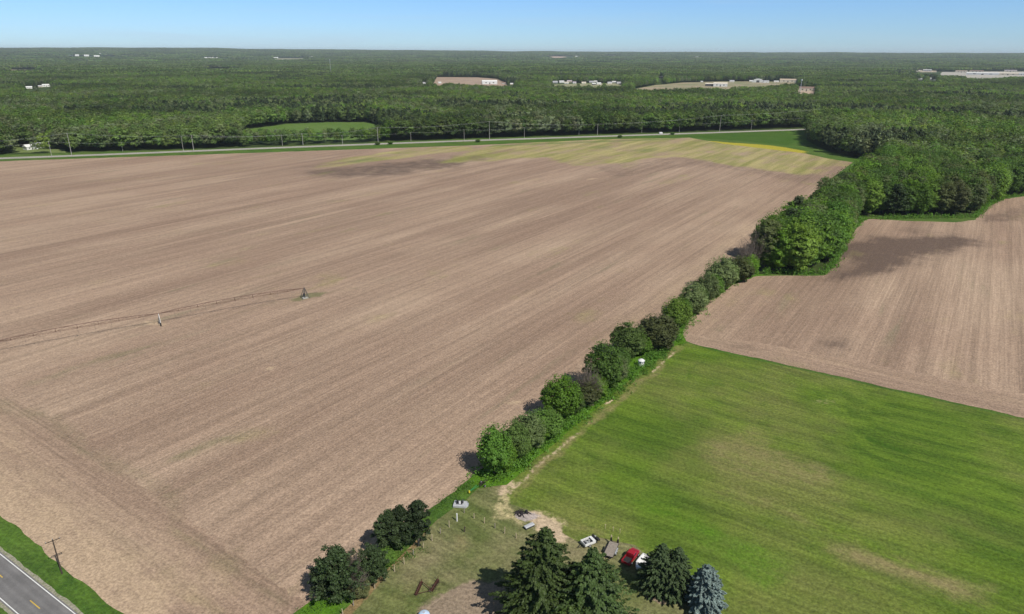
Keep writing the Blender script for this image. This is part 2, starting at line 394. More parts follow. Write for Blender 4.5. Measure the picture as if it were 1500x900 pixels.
# rough grass carrying hedges, verges and the far corner
grass_poly = GP([(-420, 520), (-300, 260), (0, 227), (350, 217), (700, 203), (1010, 194), (1185, 188.5)]) + GP([(1181, 205), (1196, 214), (1216, 223), (1250, 231), (1288, 238), (1300, 252), (1262, 275), (1215, 308), (1150, 352), (1098, 398), (1112, 402), (1200, 401), (1222, 388), (1240, 350), (1260, 319), (1330, 318), (1430, 317), (1448, 299), (1475, 287), (1580, 283)]) + [(330, 160), (150, 40), (-160, 40)]
add_sheet('grass', grass_poly, 0.03, 5.0, M_GRASS, {
    'lush': anyof(times(blob([(1120, 190), (1190, 189), (1300, 245), (1240, 238), (1180, 222), (1120, 212)], 12, 10), 0.5), stripe([(720, 700), (1000, 480), (1100, 400)], 7, 3), blob([(430, 915), (450, 870), (520, 860), (500, 915)], 3)),
    'dry': lambda x, y: 0*x, 'deep': anyof(times(blob([(900, 204), (1150, 190), (1180, 205), (1160, 214), (1010, 202)], 10), 0.7), times(stripe([(0, 231), (350, 221), (700, 209), (1000, 199)], 6, 4), 0.4)),
    'yellow': blob([(1010, 205), (1050, 207.5), (1110, 211.5), (1150, 216), (1185, 222.5), (1180, 227), (1130, 223), (1080, 217), (1040, 211)], 9, 8), 'sand': lambda x, y: 0*x, 'dirt': lambda x, y: 0*x, 'straw': lambda x, y: 0*x, 'ash': lambda x, y: 0*x, 'rust': lambda x, y: 0*x}, seed=4, bstep=8)

FIELD_PX = [(-330, 480), (0, 752), (180, 900), (256, 962), (362, 962), (430, 900), (655, 729), (697, 694), (880, 545), (1075, 392), (1215, 264), (1249, 238), (1215, 233), (1178, 225), (1120, 218), (1060, 211), (1010, 202), (880, 204.5), (700, 213), (350, 225), (0, 236.5), (-330, 250)]
FIELD = GP(FIELD_PX)
head_line = GP([(-330, 372), (0, 562), (180, 688), (440, 880), (500, 930)])
def f_head(x, y):
    return sm(-0.6, 0.6, sdf(GP([(-400, 330), (0, 562), (180, 690), (445, 884), (500, 990), (-400, 990)]), x, y))
add_sheet('tilled_field', FIELD, 0.07, 2.6, M_SOIL, {
    'headland': f_head,
    'pale': anyof(times(stripe([(-100, 640), (0, 735), (190, 890)], 9, 5), 0.75), times(blob([(-100, 560), (0, 600), (200, 740), (420, 900), (200, 900), (0, 720)], 10, 5), 0.58), times(stripe([(560, 880), (900, 500), (1100, 330)], 7, 5), 0.5), stripe([(215, 473), (240, 475)], 1.5, 1), stripe([(390, 540), (400, 540)], 0.6, 0.4), stripe([(745, 591), (765, 590)], 0.7, 0.5), stripe([(862, 263), (872, 262)], 2, 1)),
    'dark': anyof(times(blob([(420, 250), (520, 243), (640, 232), (700, 222), (720, 228), (690, 243), (600, 256), (480, 264)], 20, 14), 0.68), times(blob([(400, 247), (500, 236), (600, 228), (560, 236), (470, 247)], 10, 5), 0.5),
                  times(blob([(860, 246), (1000, 229), (1060, 236), (1150, 246), (1215, 258), (1180, 272), (1100, 255), (1030, 244), (900, 262)], 12, 6), 0.45), times(stripe([(60, 560), (240, 500), (420, 450)], 4, 3), 0.25),
                  times(blob([(480, 800), (560, 730), (620, 720), (500, 880)], 6), 0.25)),
    'weeds': anyof(times(stripe([(260, 672), (320, 648), (372, 630)], 3.4, 3.0, 2), 0.55), times(stripe([(45, 562), (120, 535), (175, 521), (230, 505)], 3.2, 3, 2.5), 0.52), times(stripe([(0, 592), (60, 608), (100, 640), (150, 670), (190, 690)], 3.6, 3.4, 4), 0.50),
                   times(stripe([(190, 690), (270, 760), (340, 830), (400, 880)], 3.2, 3, 4), 0.46), blob([(424, 441), (436, 433), (462, 428), (474, 428), (470, 434), (450, 439), (432, 443)], 1.6, 1, 6), times(stripe([(474, 430), (520, 423)], 2, 2, 1), 0.5), times(stripe([(480, 295), (510, 294)], 3, 3), 0.55), times(stripe([(280, 470), (430, 440)], 5, 4, 2), 0.35), times(stripe([(250, 560), (340, 545)], 3, 3, 2), 0.3)),
    'olive': anyof(blob([(440, 247), (475, 238), (510, 231), (560, 223), (620, 216.5), (700, 214.5), (690, 221), (640, 227), (560, 235), (500, 244)], 9, 7), blob([(640, 239), (690, 220), (720, 213), (800, 206), (900, 203), (1010, 201), (1050, 207), (1130, 217), (1255, 236), (1240, 243), (1215, 252), (1165, 257), (1130, 250), (1040, 237), (1000, 231), (945, 234), (900, 241), (870, 245), (840, 244), (815, 238), (800, 231), (760, 233), (700, 239)], 11, 9)),
    'lush': anyof(times(blob([(500, 237), (540, 232), (560, 233), (520, 239)], 8), 0.6), times(blob([(860, 216), (900, 213), (895, 220)], 8), 0.5), times(blob([(920, 221), (960, 217), (955, 223)], 8), 0.5), times(blob([(700, 213), (1000, 202), (1000, 204), (700, 216)], 5), 0.7)),
}, jit=0.9, seed=2, bstep=2.5)

RF_PX = [(1005, 500), (1000, 486), (1006, 470), (1040, 441), (1075, 417), (1108, 405), (1160, 404), (1208, 404), (1222, 392), (1240, 356), (1262, 326), (1275, 321), (1330, 324), (1400, 326), (1428, 322), (1446, 304), (1470, 292), (1500, 288), (1640, 290), (1760, 600), (1640, 646), (1500, 613), (1100, 523), (1025, 507)]
add_sheet('bare_field', GP(RF_PX), 0.07, 2.4, M_SOIL, {
    'headland': lambda x, y: sm(-0.5, 0.5, sdf(GP([(990, 488), (1100, 500), (1500, 578), (1700, 620), (1700, 700), (1500, 630), (1000, 520)]), x, y)),
    'pale': anyof(times(stripe([(1010, 480), (1060, 445), (1110, 420)], 4, 3), 0.4), times(stripe([(1150, 515), (1500, 592)], 4, 3), 0.45), times(blob([(1100, 440), (1180, 420), (1230, 450), (1160, 490)], 8), 0.35)),
    'dark': anyof(blob([(1215, 395), (1245, 358), (1290, 346), (1360, 340), (1410, 350), (1420, 358), (1380, 372), (1325, 388), (1295, 402), (1240, 418), (1190, 414)], 22, 16), times(blob([(1190, 495), (1250, 490), (1260, 515), (1200, 512)], 6, 5), 0.6), times(blob([(1430, 315), (1500, 300), (1500, 325), (1440, 328)], 8, 4), 0.6), times(blob([(1055, 498), (1110, 503), (1110, 515), (1060, 510)], 5, 3), 0.5)),
    'weeds': times(blob([(1035, 480), (1060, 472), (1062, 484), (1040, 488)], 3, 3), 0.5), 'olive': lambda x, y: 0*x, 'lush': lambda x, y: 0*x}, jit=0.8, seed=3)

SANDB = anyof(blob([(772, 752), (800, 758), (832, 770), (846, 786), (838, 797), (822, 800), (800, 784), (768, 768)], 1.8, 3.2, 5), times(stripe([(735, 722), (748, 708)], 1.7, 1.4), 0.8))
STRAWB = anyof(times(blob([(708, 740), (738, 712), (756, 720), (758, 742), (780, 766), (755, 770), (725, 760)], 2.0, 3.0, 4), 0.66), times(blob([(785, 742), (835, 760), (850, 778), (815, 772), (780, 754)], 1.4, 1.4, 5), 0.55), times(stripe([(845, 802), (840, 788)], 1.4, 1), 0.5))
ASHB = blob([(753, 751), (785, 749), (796, 757), (770, 763), (756, 760)], 0.8, 0.9, 4)
MD_PX = [(742, 712), (790, 668), (850, 618), (900, 577), (960, 528), (990, 507), (1008, 503), (1040, 513), (1100, 526), (1500, 616), (1660, 655), (1800, 1000), (1060, 1000), (1010, 870), (930, 800), (880, 790), (845, 795), (800, 768), (772, 748), (742, 738)]
Z = lambda x, y: 0*x
add_sheet('meadow', GP(MD_PX), 0.075, 1.1, M_MEADOW, {
    'lush': anyof(times(blob([(850, 700), (900, 690), (1000, 720), (1180, 790), (1200, 880), (1100, 900), (960, 780)], 12, 8), 0.62), times(blob([(830, 650), (900, 610), (950, 620), (900, 680), (850, 690)], 6, 4), 0.45), times(stripe([(1000, 525), (1100, 545), (1500, 640)], 7, 5), 0.35), times(blob([(1400, 700), (1480, 720), (1480, 780), (1400, 760)], 8, 5), 0.35)),
    'dry': anyof(times(stripe([(745, 726), (790, 686), (850, 634), (888, 600), (925, 572), (960, 545), (1000, 510)], 2.2, 1.8, 2.5), 0.64), times(stripe([(742, 735), (800, 760), (880, 782), (940, 800)], 3, 3, 3), 0.5), times(blob([(1180, 770), (1260, 780), (1400, 830), (1500, 860), (1500, 900), (1420, 900), (1280, 840), (1190, 800)], 9, 6), 0.75), times(blob([(980, 640), (1100, 610), (1250, 690), (1180, 740), (1040, 710)], 10, 8), 0.62), times(stripe([(1000, 560), (1200, 620), (1500, 700)], 6, 5, 6), 0.42), times(stripe([(1060, 720), (1250, 790), (1450, 880)], 4, 4, 6), 0.5), times(blob([(1120, 640), (1300, 650), (1420, 730), (1350, 760), (1200, 700)], 10, 9), 0.42), times(stripe([(780, 700), (870, 740), (960, 800)], 2, 2, 2), 0.4), times(blob([(1450, 760), (1500, 770), (1500, 830), (1440, 800)], 6, 4), 0.5), times(blob([(1150, 570), (1300, 600), (1450, 640), (1400, 660), (1200, 620)], 9, 8), 0.3)),
    'deep': anyof(times(stripe([(1040, 528), (1010, 540), (1010, 556), (1060, 565)], 1.4, 1, 1), 0.6), times(stripe([(1275, 645), (1330, 662)], 1.8, 1.4, 1), 0.8), times(stripe([(850, 640), (930, 665), (1060, 700), (1200, 745)], 1.3, 1, 2), 0.45), times(blob([(800, 690), (870, 680), (880, 720), (820, 720)], 5, 4), 0.4), times(stripe([(1370, 760), (1440, 810)], 2, 2, 2), 0.5), times(stripe([(880, 770), (1000, 830), (1080, 880)], 2.5, 2, 2), 0.4)),
    'sand': anyof(SANDB, times(stripe([(742, 722), (775, 695), (812, 662), (848, 634)], 0.9, 0.9, 1.5), 0.68), stripe([(888, 592), (897, 586)], 0.5, 0.4), times(stripe([(955, 545), (972, 532), (990, 516)], 0.7, 0.6, 0.5), 0.75)),
    'straw': anyof(STRAWB, times(stripe([(745, 722), (770, 702), (812, 666), (850, 634), (888, 600), (925, 570), (960, 545), (985, 522), (1000, 510), (1040, 516)], 0.9, 1.1, 1.6), 0.43), times(blob([(1180, 582), (1225, 584), (1240, 600), (1185, 602)], 3.5, 3), 0.5)),
    'dirt': anyof(times(stripe([(745, 730), (790, 690), (850, 640), (925, 575), (1000, 512)], 2.6, 2.0, 2.5), 0.3), times(stripe([(1000, 508), (1020, 512), (1050, 520)], 2, 1.5), 0.3)), 'yellow': Z, 'ash': ASHB, 'rust': Z}, jit=0.5, seed=5)

LN_PX = [(742, 737), (772, 747), (800, 767), (845, 794), (880, 789), (930, 799), (1010, 868), (1075, 1010), (395, 1010), (500, 900), (560, 842), (640, 762), (680, 735), (700, 716), (742, 711)]
add_sheet('lawn', GP(LN_PX), 0.08, 0.7, M_LAWN, {
    'lush': anyof(times(blob([(690, 705), (700, 716), (640, 775), (628, 772), (655, 740)], 1.5, 1), 0.5), times(blob([(740, 760), (770, 772), (760, 785), (700, 765), (690, 750)], 1.5, 1), 0.4), times(blob([(900, 800), (960, 880), (1020, 900), (890, 900)], 3, 2), 0.35)),
    'deep': times(stripe([(700, 752), (740, 768), (760, 778)], 1.1, 1, 0.5), 0.5),
    'dry': anyof(times(blob([(560, 850), (620, 800), (700, 790), (740, 830), (600, 900), (530, 900)], 5, 4), 0.4), times(blob([(655, 775), (690, 780), (690, 815), (650, 830)], 2.5, 2), 0.6), times(blob([(520, 905), (600, 840), (640, 830), (600, 905)], 4, 3), 0.5), times(blob([(735, 790), (760, 800), (745, 830), (720, 815)], 3, 2), 0.45)),
    'sand': anyof(SANDB, times(blob([(672, 778), (690, 782), (685, 808), (668, 815)], 1.5, 1.5, 6), 0.33)),
    'straw': STRAWB,
    'ash': ASHB,
    'dirt': anyof(blob([(600, 905), (608, 880), (640, 862), (690, 852), (735, 850), (750, 880), (740, 930), (640, 940)], 2.0, 2.5, 8), blob([(943, 872), (952, 868), (978, 884), (972, 890), (950, 880)], 0.5, 0.5, 4), times(blob([(905, 880), (925, 870), (930, 885)], 1.5, 1), 0.4), times(blob([(1040, 872), (1062, 880), (1058, 892), (1045, 893)], 0.8, 0.6), 0.7)),
    'rust': anyof(stripe([(500, 905), (545, 860), (590, 808), (625, 772)], 1.3, 0.9, 0.8), times(stripe([(640, 770), (680, 745)], 1.5, 1.2, 1), 0.45)), 'yellow': Z}, jit=0.25, seed=6, bstep=1.0)

# ------------------------------------------------------------------ roads
def asphalt_material():
    t = NT('road_surface'); p = t.pos(); n = t.noise(p, 6.0, 4.0, 0.7); b = t.noise(p, 0.25, 4.0, 0.6)
    a = t.attr('across')
    c = t.mix(t.ramp(b, 0.3, 0.7), (0.135, 0.130, 0.128), (0.175, 0.168, 0.165)); c = t._sc(c, t.ramp(n, 0.3, 0.7, 0.86, 1.12))
    # polished wheel tracks
    w_ = t.math('ABSOLUTE', t.math('SUBTRACT', t.math('ABSOLUTE', a), 1.55)); w2 = t.math('ABSOLUTE', t.math('SUBTRACT', w_, 0.75))
    c = t._sc(c, t.ramp(w2, 0.1, 0.5, 1.10, 0.96))
    return t.done(t.principled(c, 0.85, 0.3))
def paint(name, col):
    t = NT(name); n = t.noise(t.pos(), 5.0, 4.0, 0.7); return t.done(t.principled(t._sc(t.mix(0.0, col, col), t.ramp(n, 0.3, 0.75, 1.05, 0.75)), 0.7, 0.3))
M_ROAD = asphalt_material(); M_WHITE = paint('white_road_paint', (0.72, 0.72, 0.70)); M_YEL = paint('yellow_road_paint', (0.62, 0.42, 0.06))
def shoulder_material():
    t = NT('gravel_shoulder'); p = t.pos()
    c = t.mix(t.ramp(t.noise(p, 1.8, 4.0, 0.8), 0.35, 0.65), (0.17, 0.18, 0.10), (0.34, 0.31, 0.26)); return t.done(t.principled(c, 0.95, 0.1))
M_SHOULDER = shoulder_material()
def ribbon(name, pts, a0, a1, z, mat, parent=None, step=6.0, dash=None, phase=0.0, jit=0.0):
    """strip between offsets a0 and a1 (right positive) along a polyline"""
    P_ = [np.array(p, float) for p in pts]; S = []
    for i in range(len(P_)-1):
        L = np.linalg.norm(P_[i+1]-P_[i]); k = max(1, int(L/step)); S += [P_[i] + (P_[i+1]-P_[i])*j/k for j in range(k)]
    S.append(P_[-1]); S = np.array(S)
    T = np.gradient(S, axis=0); T /= np.linalg.norm(T, axis=1)[:, None]; N = np.stack([T[:,1], -T[:,0]], 1)
    V = []; Fc = []; A = []
    def quadrow(Sx, Nx):
        b = len(V); offs = np.linspace(a0, a1, 9) if dash is None and a1-a0 > 3 else np.array([a0, a1])
        for i, (p, n_) in enumerate(zip(Sx, Nx)):
            for o in offs:
                oo = o
                if jit and o in (offs[0], offs[-1]): oo = o + (fbm(np.array([p[0]/2.5]), np.array([p[1]/2.5 + o]), 7)[0]-0.5)*2*jit
                V.append((*(p + n_*oo), z)); A.append(oo)
        m = len(offs)
        for i in range(len(Sx)-1):
            for j in range(m-1): Fc.append((b+i*m+j, b+i*m+j+1, b+(i+1)*m+j+1, b+(i+1)*m+j))
    if dash is None: quadrow(S, N)
    else:
        on, per = dash; d0 = S[0]; t0 = T[0]; L = np.linalg.norm(S[-1]-S[0]); s = phase
        while s < L:
            quadrow(np.array([d0+t0*s, d0+t0*(s+on)]), np.array([N[0], N[0]])); s += per
    me = npmesh(name, V, np.array(Fc, np.int32), [mat]); fattr(me, 'across', A)
    if len(me.polygons) and me.polygons[0].normal.z < 0: me.flip_normals()
    return link(name, me, parent)
# country road, bottom left: measured edge lines
e1, e2 = np.array(G(0, 812)), np.array(G(110, 900)); q1 = np.array(G(0, 792+85)); dr = (e2-e1)/np.linalg.norm(e2-e1)
nr = np.array([dr[1], -dr[0]]); wdt = abs(np.dot(q1-e1, nr)); mid = e1 + nr*wdt/2*np.sign(np.dot(q1-e1, nr))
ra, rb = mid - dr*170, mid + dr*120
rh = wdt/2
def rev(n, *a, **k): return ribbon(n, [ra, rb], *a, **k)
tag(rev('road_shoulder', -rh-1.1, rh+1.1, 0.055, M_SHOULDER, jit=0.35, step=0.7), kind='structure')
rd = rev('road', -rh-0.35, rh+0.35, 0.10, M_ROAD, jit=0.05); tag(rd, kind='structure')
rev('edge_line', -rh-0.08, -rh+0.10, 0.106, M_WHITE, rd); rev('edge_line', rh-0.10, rh+0.08, 0.106, M_WHITE, rd)
s_d = np.dot(np.array(G(45, 880)) - ra, dr); per = 15.24
rev('centre_line', -0.06, 0.12, 0.106, M_YEL, rd, dash=(3.81, per), phase=s_d % per)
# highway beyond the field
HW = GP([(-500, 249), (-200, 240), (0, 232.5), (150, 227), (350, 219), (560, 211), (700, 206), (900, 199.5), (1050, 194.5), (1178, 190), (1300, 186.5)])
M_HWY = simple('pale_highway_surface', (0.33, 0.32, 0.31), 0.85, 0.2, var=0.15, sc=0.05)
tag(ribbon('highway_shoulder', HW, -7.5, 7.5, 0.12, M_SHOULDER, jit=0.8, step=12), kind='structure')
hw = ribbon('highway', HW, -4.3, 4.3, 0.16, M_HWY, step=12); tag(hw, kind='structure')
ribbon('edge_line', HW, -3.75, -3.5, 0.18, M_WHITE, hw, step=12); ribbon('edge_line', HW, 3.5, 3.75, 0.18, M_WHITE, hw, step=12); ribbon('centre_line', HW, -0.15, 0.15, 0.18, M_YEL, hw, step=12)
# clearings among the far woods
def clear_sheet(name, px, z, col1, col2, seed, front=None):
    t = NT(name+'_cover'); p = t.pos(); c = t.mix(t.ramp(t.noise(rowvec(t, p, 20.0*seed), 0.01, 4.0, 0.6), 0.35, 0.65), col1, col2)
    c = t._sc(c, t.ramp(t.noise(p, 0.15, 3.0, 0.7), 0.25, 0.75, 0.85, 1.12)); m = t.done(t.principled(c, 0.95, 0.1))
    P_ = [G2(*p) for p in px]; L = max(np.ptp(np.array(P_), axis=0)); 
    V, Fc = sheet_mesh(name, P_, z, L/14, 3.0, L/40, seed); V = V.copy(); V[:,2] += hill(V[:,0], V[:,1])
    tag(link(name, npmesh(name, V, Fc, [m])), kind='structure'); return P_
CLEAR = []
CLEAR.append(clear_sheet('hay_field', [(352, 206), (362, 190), (420, 182), (480, 179.5), (540, 179.5), (556, 186), (562, 200), (520, 206)], 0.06, (0.085, 0.150, 0.028), (0.105, 0.165, 0.040), 2))
CLEAR.append(clear_sheet('far_ploughed_field', [(630, 132), (640, 113.2), (700, 113.6), (729, 116), (742, 122), (745, 136)], 0.06, (0.30, 0.22, 0.165), (0.36, 0.27, 0.20), 3))
CLEAR.append(clear_sheet('sandy_clearing', [(925, 144), (928, 131), (960, 125), (1000, 121.3), (1060, 119.5), (1130, 119.8), (1165, 121), (1170, 127), (1120, 136), (1040, 142)], 0.06, (0.19, 0.20, 0.10), (0.34, 0.27, 0.19), 4))
CLEAR.append(clear_sheet('town_lots', [(1370, 118), (1380, 105.5), (1440, 104.8), (1560, 105.5), (1700, 108), (1700, 122), (1500, 121)], 0.06, (0.33, 0.31, 0.27), (0.42, 0.39, 0.34), 5))
CLEAR.append(clear_sheet('village_clearing', [(808, 134), (812, 124), (860, 122), (905, 122.5), (918, 127), (900, 133)], 0.06, (0.16, 0.19, 0.08), (0.30, 0.28, 0.18), 6))
CLEAR.append(clear_sheet('distant_field', [(298, 108), (302, 101), (340, 101), (342, 107)], 0.1, (0.42, 0.32, 0.24), (0.48, 0.38, 0.28), 7))
CLEAR.append(clear_sheet('distant_field', [(10, 111), (14, 102.5), (58, 102.5), (58, 110)], 0.1, (0.40, 0.32, 0.24), (0.46, 0.38, 0.28), 8))
CLEAR.append(clear_sheet('distant_field', [(803, 88), (805, 82.9), (842, 82.9), (846, 88)], 0.1, (0.34, 0.25, 0.20), (0.44, 0.34, 0.26), 9))
CLEAR.append(clear_sheet('distant_field', [(878, 84.5), (880, 81.8), (906, 81.8), (906, 84.5)], 0.1, (0.34, 0.25, 0.20), (0.44, 0.34, 0.26), 1))
CLEAR.append(clear_sheet('gravel_yard', [(1168, 138), (1170, 131), (1192, 131), (1192, 138)], 0.1, (0.34, 0.25, 0.20), (0.44, 0.34, 0.26), 1))
CLEAR.append(clear_sheet('distant_field', [(1310, 106), (1312, 103.6), (1372, 103.2), (1372, 106)], 0.1, (0.36, 0.32, 0.24), (0.44, 0.36, 0.26), 3))
CLEAR.append(clear_sheet('distant_field', [(400, 90), (402, 86), (450, 86), (450, 90)], 0.1, (0.26, 0.25, 0.16), (0.30, 0.28, 0.20), 3))
CLEAR.append(clear_sheet('distant_field', [(95, 86.5), (97, 83.5), (160, 83.5), (160, 86.5)], 0.1, (0.26, 0.25, 0.16), (0.30, 0.28, 0.20), 3))
CLEAR.append(clear_sheet('distant_field', [(18, 153+60), (40, 219), (95, 219), (95, 224), (20, 224)], 0.065, (0.12, 0.16, 0.05), (0.16, 0.20, 0.07), 3))
# ------------------------------------------------------------------ foliage and bark
LK0 = 1.62
def leaf_material(name, tones, trans=0.32, leafvar=0.5, rough=0.6, big=None, gain=1.0):
    LK = LK0*gain
    tones = [(q[0]*LK*1.02, q[1]*LK, q[2]*LK*0.90) for q in tones]
    if big: big = (tuple(v*LK for v in big[0]), big[1])
    t = NT(name); oi = t.n('ShaderNodeObjectInfo').outputs['Random']; p = t.pos()
    ri = t.n('ShaderNodeNewGeometry').outputs['Random Per Island']
    r = t.n('ShaderNodeValToRGB'); t.set(r.inputs[0], oi); cr = r.color_ramp; cr.interpolation = 'LINEAR'
    while len(cr.elements) < len(tones): cr.elements.new(0.5)
    for i, c in enumerate(tones): cr.elements[i].position = i/(len(tones)-1); cr.elements[i].color = (*c, 1)
    c = r.outputs[0]
    if big:   # whole stands differ in kind
        c = t.mix(t.ramp(t.noise(p, 0.0042, 4.0, 0.6), 0.44, 0.62, 0.0, big[1]), c, big[0])
        c = t._sc(c, t.ramp(t.noise(t.mapping(p, loc=(900, 400, 0)), 0.0026, 4.0, 0.65), 0.36, 0.62, 0.58, 1.26))
    c = t._sc(c, t.math('MULTIPLY_ADD', t.math('FRACT', t.math('MULTIPLY', oi, 37.7)), 0.62, 0.66))
    c = t._sc(c, t.math('MULTIPLY_ADD', ri, leafvar, 1.0 - leafvar/2))
    c = t._sc(c, t.ramp(t.noise(p, 0.35, 2.0, 0.6), 0.3, 0.7, 0.82, 1.18))
    d = t.principled(c, rough, 0.25)
    tr = t.n('ShaderNodeBsdfTranslucent'); t.set(tr.inputs[0], t.mix(1.0, c, (1.25, 1.2, 0.5), 'MULTIPLY'))
    mx = t.n('ShaderNodeMixShader'); mx.inputs[0].default_value = trans; t.set(mx.inputs[1], d); t.set(mx.inputs[2], tr.outputs[0])
    return t.done(mx.outputs[0])
ML_FRESH = leaf_material('fresh_green_leaves', [(0.062, 0.128, 0.014), (0.080, 0.150, 0.016), (0.052, 0.118, 0.020), (0.098, 0.160, 0.024)])
ML_MID = leaf_material('mid_green_leaves', [(0.045, 0.090, 0.017), (0.058, 0.108, 0.020), (0.040, 0.078, 0.018), (0.068, 0.105, 0.028)])
ML_GREY = leaf_material('grey_green_leaves', [(0.070, 0.102, 0.038), (0.088, 0.118, 0.050), (0.062, 0.086, 0.034)])
ML_OLIVE = leaf_material('olive_brown_leaves', [(0.066, 0.084, 0.030), (0.076, 0.084, 0.038), (0.062, 0.082, 0.028)])
ML_PINE = leaf_material('dark_pine_needles', [(0.021, 0.036, 0.014), (0.024, 0.040, 0.015), (0.030, 0.044, 0.018)], 0.10)
ML_SPRUCE = leaf_material('dark_spruce_needles', [(0.029, 0.050, 0.015), (0.036, 0.058, 0.015)], 0.10)
ML_YEW = leaf_material('olive_spruce_needles', [(0.029, 0.046, 0.018), (0.026, 0.042, 0.018)], 0.10)
ML_BLUE = leaf_material('blue_spruce_needles', [(0.150, 0.205, 0.215), (0.150, 0.205, 0.215)], 0.08, leafvar=0.9)
ML_WEED = leaf_material('tall_weed_leaves', [(0.070, 0.150, 0.020), (0.060, 0.130, 0.022)], 0.3)
WOODS = (0.105, 0.125, 0.060)
ML_W1 = leaf_material('woodland_leaves_fresh', [(0.054, 0.108, 0.014), (0.070, 0.130, 0.016), (0.044, 0.098, 0.018), (0.105, 0.145, 0.028), (0.056, 0.092, 0.022), (0.078, 0.130, 0.018)], big=((0.062, 0.084, 0.028), 0.55), gain=1.04)
ML_W2 = leaf_material('woodland_leaves_mid', [(0.040, 0.082, 0.016), (0.058, 0.100, 0.026), (0.095, 0.115, 0.060), (0.048, 0.078, 0.020), (0.066, 0.092, 0.032)], big=((0.056, 0.074, 0.028), 0.5), gain=1.04)
ML_W3 = leaf_material('woodland_leaves_pale', [(0.076, 0.105, 0.050), (0.095, 0.122, 0.068), (0.066, 0.090, 0.036), (0.088, 0.096, 0.050)], 0.2, gain=1.0)
M_BARK = simple('grey_brown_bark', (0.13, 0.105, 0.085), 0.9, 0.15, sc=2.0)
M_PALEBARK = simple('pale_pine_bark', (0.30, 0.25, 0.21), 0.9, 0.15, sc=2.0)
M_TWIG = simple('bare_twigs', (0.155, 0.128, 0.108), 0.9, 0.15, sc=1.0)

def leafquads(C, N, size, rng, asp=1.0, dirs=None):
    """irregular four-cornered leaf clusters at C facing N"""
    n = len(C); a = np.cross(N, rng.normal(size=(n, 3))) if dirs is None else dirs
    a /= np.linalg.norm(a, axis=1)[:, None] + 1e-9; b = np.cross(N, a); b /= np.linalg.norm(b, axis=1)[:, None] + 1e-9
    s = size*(0.6 + 0.8*rng.random((n, 1)))
    k = [(-1, -0.6), (0.5, -0.9), (1, 0.5), (-0.4, 1)]
    V = np.stack([C + a*s*0.5*u*(0.7+0.6*rng.random((n,1)))*asp + b*s*0.5*v*(0.7+0.6*rng.random((n,1))) for u, v in k], 1)
    V[:, 1] += N*s*0.18; V[:, 3] += N*s*0.18
    return V.reshape(-1, 3), np.arange(4*n).reshape(n, 4)
def unit(n, rng):
    v = rng.normal(size=(n, 3)); return v/np.linalg.norm(v, axis=1)[:, None]
def crown_broad(seed, H, R, nclump, per, leaf, low=0.18, lobes=0.28, top=1.0, crs=(0.17, 0.32), squash=0.8, nr=0.7, taper=0.38, t0=0.45, stray=0.16):
    rng = np.random.default_rng(seed); d = unit(nclump, rng)
    ph = rng.random(6)*6.28
    lob = 1 + lobes*(np.sin(2*np.arctan2(d[:,1], d[:,0]) + ph[0])*0.5 + np.sin(3*np.arctan2(d[:,1], d[:,0]) + ph[1] + 2*d[:,2])*0.5 + np.sin(5*d[:,2] + ph[2])*0.35)
    rf = np.minimum((0.36 + 0.55*rng.random(nclump)**0.55)*lob, 1.02)
    zc = H*(low+1)/2; hz = H*(1-low)/2
    c = np.stack([d[:,0]*R*rf, d[:,1]*R*rf, zc + d[:,2]*hz*rf*0.98], 1)
    wz = np.clip((c[:,2]-H*low)/(H*(1-low)), 0, 1); c[:, :2] *= (1.0 - taper*np.clip(wz-t0, 0, 1)*1.4)[:, None]
    cr = R*(crs[0] + (crs[1]-crs[0])*rng.random(nclump))
    idx = rng.integers(0, nclump, nclump*per); u = unit(len(idx), rng); u[:,2] = np.where(u[:,2] < -0.35, -u[:,2]*0.6, u[:,2])
    C = c[idx] + u*cr[idx, None]*(0.62 + 0.5*rng.random((len(idx), 1)))*np.array([1, 1, squash])
    ns = int(len(C)*stray); w3 = unit(ns, rng); C[:ns] = np.stack([w3[:,0]*R, w3[:,1]*R, zc + w3[:,2]*hz], 1)*(0.72 + 0.30*rng.random((ns, 1))) + np.array([0, 0, 0.14*zc]) * np.array([1, 1, 1.0])
    C[:,2] = np.maximum(C[:,2], H*low*0.6 + 0.15)
    out = C - np.array([0, 0, zc]); out /= np.linalg.norm(out, axis=1)[:, None] + 1e-9
    N = u*0.9 + out*0.5 + unit(len(idx), rng)*nr + np.array([0, 0, 0.3]); N /= np.linalg.norm(N, axis=1)[:, None]
    V, Fc = leafquads(C, N, leaf, rng); return V, Fc, c
